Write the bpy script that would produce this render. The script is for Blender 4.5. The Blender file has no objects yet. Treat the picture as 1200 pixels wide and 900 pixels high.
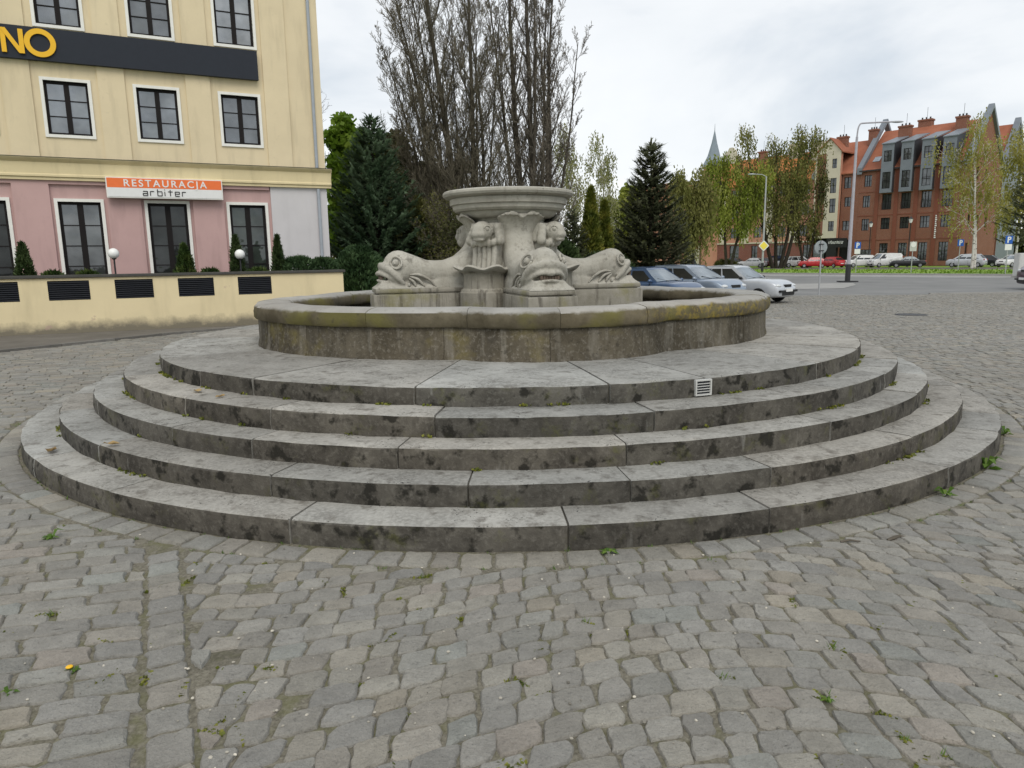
import bpy, bmesh, math, random
import numpy as np
from mathutils import Vector, Matrix, noise as mnoise
R = math.radians
PI = math.pi
rnd = random.Random(7)
scene = bpy.context.scene
COL = scene.collection

# ------------------------------------------------------------------ camera model
FPX, EYE, ROLL, HY = 835.0, 1.62, 0.0143, 303.7      # for a 1200x900 picture
PIT = math.atan((450 - HY) / FPX)

def ray(px, py):
    x = (px - 600) / FPX
    y = -(py - 450) / FPX
    c, s = math.cos(ROLL), math.sin(ROLL)
    x, y = c * x + s * y, -s * x + c * y
    return Vector((x, math.cos(PIT) + y * math.sin(PIT), -math.sin(PIT) + y * math.cos(PIT)))

def g(y):                                            # the square falls gently away behind the fountain
    return -0.18 * min(max((y - 13) / 13, 0), 1)

def at(px, Y, py=300):                               # ground point seen in column px at depth Y
    r = ray(px, py)
    return Vector((r.x / r.y * Y, Y, g(Y)))

def zat(px, py, Y):
    r = ray(px, py)
    return EYE + r.z / r.y * Y

def gnd(px, py):
    z = 0
    for _ in range(20):
        r = ray(px, py)
        t = (z - EYE) / r.z
        z = g(r.y * t)
    return Vector((r.x * t, r.y * t, z))

cam_d = bpy.data.cameras.new('camera')
cam = bpy.data.objects.new('camera', cam_d)
COL.objects.link(cam)
cam_d.sensor_fit = 'HORIZONTAL'
cam_d.sensor_width = 36
cam_d.lens = 36 * FPX / 1200
cam_d.clip_start = 0.05
cam_d.clip_end = 3000
fw = Vector((0, math.cos(PIT), -math.sin(PIT)))
up0 = Vector((0, math.sin(PIT), math.cos(PIT)))
rt0 = Vector((1, 0, 0))
c_, s_ = math.cos(ROLL), math.sin(ROLL)
rt = rt0 * c_ - up0 * s_
up = rt0 * s_ + up0 * c_
M = Matrix(((rt.x, up.x, -fw.x), (rt.y, up.y, -fw.y), (rt.z, up.z, -fw.z))).to_4x4()
M.translation = Vector((0, 0, EYE))
cam.matrix_world = M
scene.camera = cam

# ------------------------------------------------------------------ materials
class NT:
    def __init__(self, name):
        self.m = bpy.data.materials.new(name)
        self.m.use_nodes = True
        self.n = self.m.node_tree.nodes
        self.l = self.m.node_tree.links
        self.b = self.n['Principled BSDF']
        self.tc = self.n.new('ShaderNodeTexCoord')
        self.coord = self.tc.outputs['Object']
    def lk(self, a, b): self.l.new(a, b)
    def noise(self, scale, detail=4, rough=.55, sc=None, dist=0, out='Fac'):
        t = self.n.new('ShaderNodeTexNoise')
        t.inputs['Scale'].default_value = scale
        t.inputs['Detail'].default_value = detail
        t.inputs['Roughness'].default_value = rough
        t.inputs['Distortion'].default_value = dist
        self.lk(self.mapped(sc), t.inputs['Vector'])
        return t.outputs[out]
    def mapped(self, sc):
        if sc is None: return self.coord
        mp = self.n.new('ShaderNodeMapping')
        mp.inputs['Scale'].default_value = sc
        self.lk(self.coord, mp.inputs['Vector'])
        return mp.outputs[0]
    def voro(self, scale, sc=None, feat='F1', out='Distance'):
        t = self.n.new('ShaderNodeTexVoronoi')
        t.feature = feat
        t.inputs['Scale'].default_value = scale
        self.lk(self.mapped(sc), t.inputs['Vector'])
        return t.outputs[out]
    def ramp(self, fac, lo, hi, a=0.0, b=1.0):
        t = self.n.new('ShaderNodeMapRange')
        t.inputs['From Min'].default_value = lo
        t.inputs['From Max'].default_value = hi
        t.inputs['To Min'].default_value = a
        t.inputs['To Max'].default_value = b
        self.lk(fac, t.inputs['Value'])
        return t.outputs[0]
    def mix(self, fac, a, b, mode='MIX'):
        t = self.n.new('ShaderNodeMix')
        t.data_type = 'RGBA'
        t.blend_type = mode
        for v, i in ((fac, 0), (a, 6), (b, 7)):
            if isinstance(v, (int, float)): t.inputs[i].default_value = v
            elif isinstance(v, tuple): t.inputs[i].default_value = (*v, 1) if len(v) == 3 else v
            else: self.lk(v, t.inputs[i])
        return t.outputs[2]
    def math(self, op, a, b=0.0):
        t = self.n.new('ShaderNodeMath')
        t.operation = op
        for v, i in ((a, 0), (b, 1)):
            if isinstance(v, (int, float)): t.inputs[i].default_value = v
            else: self.lk(v, t.inputs[i])
        return t.outputs[0]
    def attr(self, name='tint'):
        t = self.n.new('ShaderNodeAttribute')
        t.attribute_name = name
        return t.outputs['Color']
    def nz(self):
        t = self.n.new('ShaderNodeNewGeometry')
        s = self.n.new('ShaderNodeSeparateXYZ')
        self.lk(t.outputs['Normal'], s.inputs[0])
        return s.outputs[2]
    def bump(self, h, strength=.3, dist=.01):
        t = self.n.new('ShaderNodeBump')
        t.inputs['Strength'].default_value = strength
        t.inputs['Distance'].default_value = dist
        self.lk(h, t.inputs['Height'])
        self.lk(t.outputs[0], self.b.inputs['Normal'])
    def out(self, col, rough=.8, spec=.3, metal=0.0):
        if isinstance(col, tuple): self.b.inputs['Base Color'].default_value = (*col, 1)
        else: self.lk(col, self.b.inputs['Base Color'])
        self.b.inputs['Roughness'].default_value = rough
        self.b.inputs['Specular IOR Level'].default_value = spec
        self.b.inputs['Metallic'].default_value = metal
        return self.m

MATS = {}
def plain(name, c, rough=.6, var=.12, scale=6, spec=.3, metal=0.0, bump=0.0, tint=False):
    if name in MATS: return MATS[name]
    t = NT(name)
    n = t.noise(scale, 5)
    n2 = t.noise(scale * 6, 3)
    f = t.math('ADD', t.math('MULTIPLY', n, .7), t.math('MULTIPLY', n2, .3))
    col = t.mix(t.ramp(f, .3, .7), tuple(x * (1 - var) for x in c), tuple(min(1, x * (1 + var)) for x in c))
    if tint: col = t.mix(1.0, col, t.attr(), 'MULTIPLY')
    if bump: t.bump(n2, bump, .01)
    MATS[name] = t.out(col, rough, spec, metal)
    return MATS[name]

def glossy(name, c, rough=.25, coat=.0, metal=0.0, spec=.5):
    if name in MATS: return MATS[name]
    t = NT(name)
    col = t.mix(t.ramp(t.noise(3, 3), .3, .7), tuple(x * .92 for x in c), tuple(min(1, x * 1.06) for x in c))
    t.out(col, rough, spec, metal)
    t.b.inputs['Coat Weight'].default_value = coat
    t.b.inputs['Coat Roughness'].default_value = .08
    MATS[name] = t.m
    return t.m

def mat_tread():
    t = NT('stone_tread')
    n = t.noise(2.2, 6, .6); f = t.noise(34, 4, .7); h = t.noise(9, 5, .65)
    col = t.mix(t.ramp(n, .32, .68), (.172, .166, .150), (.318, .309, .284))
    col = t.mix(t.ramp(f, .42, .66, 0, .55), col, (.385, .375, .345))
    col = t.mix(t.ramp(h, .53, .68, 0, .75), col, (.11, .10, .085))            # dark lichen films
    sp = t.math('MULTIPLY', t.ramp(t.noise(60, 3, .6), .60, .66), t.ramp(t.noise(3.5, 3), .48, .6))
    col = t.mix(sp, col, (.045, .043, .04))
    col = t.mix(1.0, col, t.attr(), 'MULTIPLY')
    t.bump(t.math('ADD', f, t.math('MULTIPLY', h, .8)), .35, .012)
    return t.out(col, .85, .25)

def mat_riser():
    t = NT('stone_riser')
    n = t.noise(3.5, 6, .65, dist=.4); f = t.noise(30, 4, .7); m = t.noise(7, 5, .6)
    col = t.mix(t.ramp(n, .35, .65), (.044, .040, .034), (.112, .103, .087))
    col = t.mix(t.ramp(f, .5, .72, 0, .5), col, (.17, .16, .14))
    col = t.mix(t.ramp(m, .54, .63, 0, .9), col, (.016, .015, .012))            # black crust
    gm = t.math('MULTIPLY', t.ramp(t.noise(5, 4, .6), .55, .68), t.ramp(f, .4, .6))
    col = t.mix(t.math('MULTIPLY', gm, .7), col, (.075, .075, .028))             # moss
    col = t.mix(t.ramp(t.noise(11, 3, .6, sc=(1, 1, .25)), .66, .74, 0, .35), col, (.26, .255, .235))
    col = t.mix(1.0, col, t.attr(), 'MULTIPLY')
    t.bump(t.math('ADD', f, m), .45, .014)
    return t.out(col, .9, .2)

def mat_basin():
    t = NT('basin_wall_stone')
    n = t.noise(2.2, 6, .65, sc=(1, 1, .45)); f = t.noise(28, 5, .7); st = t.noise(9, 5, .6, sc=(1, 1, .12))
    col = t.mix(t.ramp(n, .38, .62), (.046, .039, .027), (.118, .103, .076))
    col = t.mix(t.ramp(st, .53, .68, 0, .6), col, (.20, .187, .16))             # lime runs
    col = t.mix(t.ramp(t.noise(3.1, 5, .6), .55, .68, 0, .6), col, (.058, .053, .044))
    col = t.mix(t.ramp(t.noise(1.7, 4, .6), .56, .68, 0, .6), col, (.16, .135, .045))   # ochre algae
    col = t.mix(t.ramp(f, .52, .7, 0, .55), col, (.25, .232, .2))
    col = t.mix(t.ramp(t.noise(17, 5, .7), .56, .66, 0, .6), col, (.035, .031, .024))
    col = t.mix(1.0, col, t.attr(), 'MULTIPLY')
    t.bump(t.math('ADD', f, n), .6, .014)
    return t.out(col, .9, .2)

def mat_rim():
    t = NT('basin_rim_stone')
    n = t.noise(3, 6, .65); f = t.noise(30, 5, .7)
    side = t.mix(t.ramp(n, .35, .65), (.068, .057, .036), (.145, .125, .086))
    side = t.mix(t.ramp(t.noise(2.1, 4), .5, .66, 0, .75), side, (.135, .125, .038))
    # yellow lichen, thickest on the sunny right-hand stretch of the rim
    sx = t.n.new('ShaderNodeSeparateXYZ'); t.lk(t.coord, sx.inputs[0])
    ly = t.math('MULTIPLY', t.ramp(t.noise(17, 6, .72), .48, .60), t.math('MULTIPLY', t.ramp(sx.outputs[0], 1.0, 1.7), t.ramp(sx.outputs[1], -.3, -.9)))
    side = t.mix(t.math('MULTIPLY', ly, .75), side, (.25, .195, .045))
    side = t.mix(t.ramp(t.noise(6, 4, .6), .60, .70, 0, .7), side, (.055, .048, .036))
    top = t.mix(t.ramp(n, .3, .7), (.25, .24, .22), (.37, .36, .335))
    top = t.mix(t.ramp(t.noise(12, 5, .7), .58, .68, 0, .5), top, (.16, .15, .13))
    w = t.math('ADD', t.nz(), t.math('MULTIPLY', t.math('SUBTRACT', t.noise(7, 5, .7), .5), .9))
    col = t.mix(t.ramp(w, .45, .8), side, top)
    col = t.mix(1.0, col, t.attr(), 'MULTIPLY')
    t.bump(t.math('ADD', f, n), .4, .012)
    return t.out(col, .88, .2)

def mat_carved(name='carved_stone', k=1.0, stain=.5):
    t = NT(name)
    n = t.noise(3, 6, .6); f = t.noise(40, 4, .7); st = t.noise(10, 4, .6, sc=(1, 1, .15))
    col = t.mix(t.ramp(n, .3, .7), (.33 * k, .312 * k, .268 * k), (.45 * k, .43 * k, .375 * k))
    col = t.mix(t.ramp(st, .52, .72, 0, stain), col, (.20 * k, .18 * k, .145 * k))
    col = t.mix(t.ramp(t.noise(5, 5, .65), .58, .72, 0, stain), col, (.17 * k, .16 * k, .135 * k))
    col = t.mix(t.ramp(f, .55, .75, 0, .35), col, (.22, .20, .17))
    cr_ = t.math('MULTIPLY', t.ramp(t.noise(13, 6, .72), .52, .60), t.ramp(t.noise(2.2, 4, .6), .46, .6))
    col = t.mix(t.math('MULTIPLY', cr_, stain * 1.2), col, (.105, .095, .078))
    t.bump(t.math('ADD', f, t.math('MULTIPLY', t.noise(18, 5, .7), 1.5)), .6, .01)
    return t.out(col, .85, .2)

def mat_plinth():
    t = NT('plinth_stone')
    n = t.noise(4, 6, .65); f = t.noise(40, 4, .7); st = t.noise(14, 5, .65, sc=(1, 1, .08))
    col = t.mix(t.ramp(n, .3, .7), (.21, .195, .155), (.33, .31, .265))
    col = t.mix(t.ramp(st, .53, .66, 0, .75), col, (.085, .075, .06))
    col = t.mix(t.ramp(t.noise(2.6, 4, .6), .54, .66, 0, .55), col, (.20, .185, .07))
    col = t.mix(t.ramp(f, .55, .75, 0, .4), col, (.40, .38, .34))
    t.bump(t.math('ADD', f, n), .35, .01)
    return t.out(col, .88, .2)

def mat_cobble():
    t = NT('cobble_stone')
    n = t.noise(9, 5, .65); f = t.noise(70, 4, .7); l = t.noise(.5, 3)
    col = t.mix(t.ramp(n, .3, .7), (.205, .195, .172), (.285, .271, .240))
    col = t.mix(t.ramp(f, .5, .72, 0, .55), col, (.33, .318, .288))
    col = t.mix(t.ramp(t.noise(150, 3, .6), .56, .68, 0, .4), col, (.10, .096, .086))
    col = t.mix(t.ramp(t.noise(26, 4, .65), .6, .7, 0, .45), col, (.075, .072, .066))
    col = t.mix(1.0, col, t.attr(), 'MULTIPLY')
    col = t.mix(t.ramp(l, .5, .7, 0, .35), col, (.19, .175, .145))                # dust
    t.bump(t.math('ADD', t.math('ADD', f, t.math('MULTIPLY', t.noise(24, 5, .7), 1.5)), t.math('MULTIPLY', n, 1.4)), .9, .009)
    return t.out(col, .78, .35)

def mat_bed():
    t = NT('joint_sand')
    n = t.noise(1.3, 5, .6); f = t.noise(60, 4, .7); m = t.noise(5, 5, .65)
    col = t.mix(t.ramp(f, .35, .65), (.105, .096, .074), (.22, .202, .16))
    col = t.mix(t.ramp(m, .48, .62, 0, .55), col, (.125, .125, .055))
    col = t.mix(t.ramp(n, .55, .7, 0, .5), col, (.06, .055, .045))
    t.bump(f, .6, .01)
    return t.out(col, .95, .1)

def mat_asphalt():
    t = NT('asphalt')
    n = t.noise(.35, 5, .6); f = t.noise(12, 4, .7)
    col = t.mix(t.ramp(n, .3, .7), (.155, .155, .152), (.22, .218, .212))
    col = t.mix(t.ramp(f, .5, .7, 0, .3), col, (.2, .198, .19))
    t.bump(f, .2, .01)
    return t.out(col, .85, .25)

def mat_grass():
    t = NT('grass_turf')
    n = t.noise(.5, 6, .65); f = t.noise(9, 5, .75)
    col = t.mix(t.ramp(n, .3, .7), (.15, .26, .035), (.24, .36, .065))
    col = t.mix(t.ramp(f, .4, .7, 0, .6), col, (.19, .25, .07))
    t.bump(f, .8, .05)
    return t.out(col, .9, .15)

def mat_concrete(name, a, b, scale=2):
    t = NT(name)
    n = t.noise(scale, 6, .65); f = t.noise(scale * 15, 4, .7)
    col = t.mix(t.ramp(n, .3, .7), a, b)
    col = t.mix(t.ramp(f, .55, .75, 0, .4), col, tuple(x * .6 for x in a))
    t.bump(f, .3, .01)
    return t.out(col, .88, .2)

def mat_stucco(name, c, dirt=(.3, .25, .17), dz=None, amount=.5):
    """painted plaster; dz = height band at the foot that is splashed with dirt"""
    t = NT(name)
    n = t.noise(.8, 5, .6); f = t.noise(25, 4, .7); st = t.noise(2.5, 5, .6, sc=(1, 1, .15))
    col = t.mix(t.ramp(n, .3, .7), tuple(x * .93 for x in c), tuple(min(1, x * 1.04) for x in c))
    col = t.mix(t.ramp(st, .52, .75, 0, amount), col, tuple(x * .70 for x in c))
    col = t.mix(t.ramp(t.noise(6, 6, .75), .60, .70, 0, amount * .7), col, tuple(x * .8 for x in c))
    if dz:
        s = t.n.new('ShaderNodeSeparateXYZ'); t.lk(t.coord, s.inputs[0])
        h = t.math('ADD', s.outputs[2], t.math('MULTIPLY', t.math('SUBTRACT', t.noise(2.5, 5, .7), .5), dz * 1.3))
        col = t.mix(t.ramp(h, dz * .25, dz * .95, .92, 0), col, dirt)
        pk = t.ramp(t.noise(1.6, 5, .65), .66, .70, 0, .6)
        col = t.mix(pk, col, (.42, .30, .25))
    t.bump(f, .25, .006)
    return t.out(col, .9, .2)

def mat_brick(name, a, b, rows=13.0, joint=(.30, .24, .20)):
    """brick courses laid along local x / z of the building"""
    t = NT(name)
    sp = t.n.new('ShaderNodeSeparateXYZ'); t.lk(t.coord, sp.inputs[0])
    cb = t.n.new('ShaderNodeCombineXYZ')
    t.lk(t.math('ADD', sp.outputs[0], sp.outputs[1]), cb.inputs[0]); t.lk(sp.outputs[2], cb.inputs[1])
    br = t.n.new('ShaderNodeTexBrick')
    br.inputs['Scale'].default_value = 1
    br.inputs['Brick Width'].default_value = .26
    br.inputs['Row Height'].default_value = .078
    br.inputs['Mortar Size'].default_value = .008
    br.inputs['Color1'].default_value = (*a, 1)
    br.inputs['Color2'].default_value = (*b, 1)
    br.inputs['Mortar'].default_value = (*joint, 1)
    t.lk(cb.outputs[0], br.inputs['Vector'])
    n = t.noise(.6, 5, .6)
    col = t.mix(t.ramp(n, .3, .7, 0, .35), br.outputs['Color'], tuple(x * .7 for x in a))
    return t.out(col, .88, .2)

def mat_tiles():
    t = NT('roof_tiles')
    n = t.noise(.5, 5, .6); f = t.noise(5, 4, .7)
    w = t.n.new('ShaderNodeTexWave'); w.inputs['Scale'].default_value = 1.6; w.bands_direction = 'Z'
    t.lk(t.coord, w.inputs['Vector'])
    col = t.mix(t.ramp(n, .3, .7), (.26, .092, .052), (.36, .138, .080))
    col = t.mix(t.ramp(f, .5, .7, 0, .4), col, (.23, .08, .045))
    col = t.mix(t.ramp(w.outputs['Fac'], .0, .25, .35, 0), col, (.18, .05, .025))
    return t.out(col, .8, .25)

def mat_leaf(name, cols, trans=.35):
    t = NT(name)
    a = t.n.new('ShaderNodeAttribute'); a.attribute_name = 'tint'
    s = t.n.new('ShaderNodeSeparateColor'); t.lk(a.outputs['Color'], s.inputs[0])
    cr = t.n.new('ShaderNodeValToRGB')
    e = cr.color_ramp.elements
    e[0].color = (*cols[0], 1); e[1].color = (*cols[-1], 1)
    for i, c in enumerate(cols[1:-1]):
        q = e.new((i + 1) / (len(cols) - 1)); q.color = (*c, 1)
    t.lk(s.outputs[0], cr.inputs[0])
    col = t.mix(t.ramp(t.noise(2, 3), .3, .7, 0, .25), cr.outputs[0], tuple(x * .6 for x in cols[0]))
    t.out(col, .6, .25)
    tr = t.n.new('ShaderNodeBsdfTranslucent'); t.lk(col, tr.inputs[0])
    ms = t.n.new('ShaderNodeMixShader'); ms.inputs[0].default_value = trans
    t.lk(t.b.outputs[0], ms.inputs[1]); t.lk(tr.outputs[0], ms.inputs[2])
    t.lk(ms.outputs[0], t.n['Material Output'].inputs[0])
    return t.m

def mat_bark(name, a, b, scale=9):
    t = NT(name)
    n = t.noise(scale, 5, .65, sc=(1, 1, .3))
    col = t.mix(1.0, t.mix(t.ramp(n, .3, .7), a, b), t.attr(), 'MULTIPLY')
    t.bump(n, .6, .02)
    return t.out(col, .9, .15)

def mat_birch():
    t = NT('birch_bark')
    n = t.noise(3.5, 5, .65, sc=(1, 1, 1.6))
    col = t.mix(t.ramp(n, .55, .62), (.56, .54, .49), (.05, .045, .04))
    return t.out(col, .8, .2)

def mat_glass(name, dark=.03, gl=.3, tint=(1, 1, 1)):
    t = NT(name)
    n = t.noise(1.1, 3, .6)
    col = t.mix(t.ramp(n, .35, .65), tuple(dark * .5 * c for c in tint), tuple(dark * 1.6 * c for c in tint))
    t.out(col, .4, .2)
    gb = t.n.new('ShaderNodeBsdfGlossy'); gb.inputs['Roughness'].default_value = .04
    bp = t.n.new('ShaderNodeBump'); bp.inputs['Strength'].default_value = .25; bp.inputs['Distance'].default_value = .05
    t.lk(t.noise(1.7, 2), bp.inputs['Height']); t.lk(bp.outputs[0], gb.inputs['Normal'])
    gb.inputs[0].default_value = (.9, .95, 1, 1)
    ms = t.n.new('ShaderNodeMixShader'); t.lk(t.ramp(t.noise(.9, 3, .6), .3, .7, gl*.55, gl*1.4), ms.inputs[0])
    t.lk(t.b.outputs[0], ms.inputs[1]); t.lk(gb.outputs[0], ms.inputs[2])
    t.lk(ms.outputs[0], t.n['Material Output'].inputs[0])
    return t.m

TREAD, RISER, BASIN, RIM = mat_tread(), mat_riser(), mat_basin(), mat_rim()
CARVED, PLINTH = mat_carved(), mat_plinth()
BOWL = mat_carved('bowl_stone', .98, .35)
COBBLE, BED, ASPHALT, GRASS = mat_cobble(), mat_bed(), mat_asphalt(), mat_grass()
MORTAR = mat_concrete('mortar', (.075, .068, .056), (.125, .117, .10), 6)
KERB = mat_concrete('kerb_stone', (.20, .195, .18), (.30, .29, .27))
PALE = mat_concrete('pale_paving', (.27, .265, .25), (.34, .33, .315), 1)
SIDEW = mat_concrete('sidewalk_slab', (.11, .10, .085), (.17, .155, .135), 1.2)
WHITEP = mat_concrete('road_paint', (.55, .55, .54), (.75, .75, .74), 1.5)
CREAM = mat_stucco('cream_plaster', (.67, .565, .385), amount=.65)
CREAM2 = mat_stucco('cream_cornice', (.65, .55, .34), amount=.7)
TERR = mat_stucco('terrace_plaster', (.69, .585, .37), (.15, .135, .105), .36, .45)
PINK = mat_stucco('pink_plaster', (.50, .335, .32), amount=.6)
WHITEW = mat_stucco('whitewashed_plaster', (.56, .54, .55), amount=.3)
DARKF = plain('dark_window_frame', (.014, .012, .012), .6, spec=.12)
WTRIM = plain('white_trim', (.74, .73, .69), .6, .06)
PANE_UP = mat_glass('upper_pane', .085, .20, (.95, 1.0, 1.0))
PANE_UP2 = mat_glass('upper_pane_dim', .05, .14, (.95, 1.0, 1.0)); PANE_UP3 = mat_glass('upper_pane_pale', .13, .22, (1, 1.0, .97))  # dimmer and paler base tints, painted in to vary the window reflections
PANE_LO2 = mat_glass('lower_pane_green_reflection', .028, .07, (.75, 1.0, .8)); PANE_LO3 = mat_glass('lower_pane_pale', .04, .12, (.9, 1.0, 1.0))  # green tint painted in for reflected trees, pale one to vary reflections
PANE_LO = mat_glass('lower_pane', .012, .035, (.8, 1.0, .9))
PANE_FAR = mat_glass('far_pane', .035, .09, (.9, 1, 1))
SLATE = plain('slate_panel', (.026, .030, .040), .6, .06, spec=.15)
ORANGE = plain('orange_panel', (.78, .17, .045), .5, .05)
WHITE = plain('white_panel', (.72, .72, .71), .5, .05)
YELLOW = plain('yellow_letters', (.78, .44, .02), .45, .04)
BLACK = plain('black_letters', (.015, .015, .015), .5, .05)
LOUVRE = plain('dark_louvre', (.026, .028, .034), .55)
COPING = plain('dark_coping', (.06, .058, .052), .7, .2)
GREYM = plain('galvanised_metal', (.36, .37, .38), .5, .1, spec=.4)
DGREY = plain('dark_metal', (.03, .03, .032), .5)
ZINC = plain('zinc_cladding', (.17, .19, .215), .45, .1, 1.5)
ZINCD = plain('dark_zinc', (.055, .06, .07), .5, .1, 1.5)
BRICKC = mat_brick('red_brick', (.245, .088, .050), (.195, .068, .040))
BRICKA = mat_brick('dark_red_brick', (.22, .062, .048), (.17, .05, .04))
PEACH = mat_stucco('peach_plaster', (.46, .235, .165))
CREAMF = mat_stucco('pale_plaster', (.58, .53, .42), amount=.2)
TILES = mat_tiles()
BROWNROOF = plain('brown_roof', (.26, .12, .06), .8, .2, 2)
SPIRE = plain('spire_metal', (.20, .24, .275), .5, .08, 2)
GLOBE = plain('white_globe', (.78, .78, .76), .3, .02)
SPRUCE = mat_leaf('spruce_needles', [(.066, .115, .062), (.14, .21, .12), (.24, .33, .21)], .4)
SPRUCE2 = mat_leaf('dark_spruce_needles', [(.07, .08, .042), (.13, .145, .078), (.23, .235, .14)], .45)
PINE = mat_leaf('pine_needles', [(.020, .044, .016), (.048, .09, .034), (.085, .14, .056)], .2)
THUJA = mat_leaf('thuja_sprays', [(.022, .045, .010), (.05, .085, .018), (.095, .125, .03)], .15)
THUJAD = mat_leaf('dark_thuja_sprays', [(.022, .040, .013), (.044, .072, .022), (.078, .11, .04)], .15)
THUJAG = mat_leaf('golden_thuja_sprays', [(.06, .082, .012), (.13, .15, .022), (.26, .24, .04)], .15)
OLIVE = mat_leaf('olive_leaves', [(.05, .058, .016), (.10, .105, .028), (.16, .15, .045)], .25)
BRIGHT = mat_leaf('spring_leaves', [(.11, .20, .018), (.19, .31, .03), (.28, .39, .06)], .5)
WILLOW = mat_leaf('willow_leaves', [(.15, .19, .025), (.24, .28, .04), (.34, .35, .075)], .4)
WILLOWO = mat_leaf('old_willow_leaves', [(.12, .13, .03), (.19, .195, .05), (.27, .26, .08)], .4)
BIRCHL = mat_leaf('birch_leaves', [(.20, .20, .035), (.30, .285, .06), (.40, .36, .10)], .4)
PALEB = mat_leaf('pale_birch_leaves', [(.17, .19, .06), (.25, .26, .10), (.32, .32, .14)], .4)
WEED = mat_leaf('weed_leaves', [(.06, .13, .018), (.11, .20, .03), (.18, .27, .05)], .35)
MOSS = mat_leaf('moss_cushion', [(.09, .11, .02), (.15, .17, .028), (.24, .23, .04)], .2)
DRYLEAF = mat_leaf('dry_leaf', [(.20, .13, .05), (.34, .23, .10), (.46, .33, .15)], .2)
BARK = mat_bark('dark_bark', (.035, .030, .022), (.085, .075, .055))
TWIG = mat_bark('twig_bark', (.078, .068, .054), (.15, .13, .104))
BARKM = mat_bark('mossy_bark', (.07, .062, .044), (.14, .124, .092))
BIRCHB = mat_birch()
TYRE = plain('tyre_rubber', (.014, .014, .014), .8)
RIMM = plain('wheel_metal', (.38, .39, .40), .35, .08, metal=.3)
CARGLASS = mat_glass('car_glass', .010, .07, (.9, 1, 1))
WSCREEN = mat_glass('windscreen_glass', .10, .32, (.85, 1, 1.05))
LAMPG = glossy('headlamp_glass', (.55, .57, .58), .12, .5)
REDL = glossy('tail_lamp', (.30, .012, .012), .2, .4)
BLUES = plain('sign_blue', (.02, .10, .42), .5, .05)
SIGNY = plain('sign_yellow', (.80, .64, .09), .5, .05)
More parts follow.
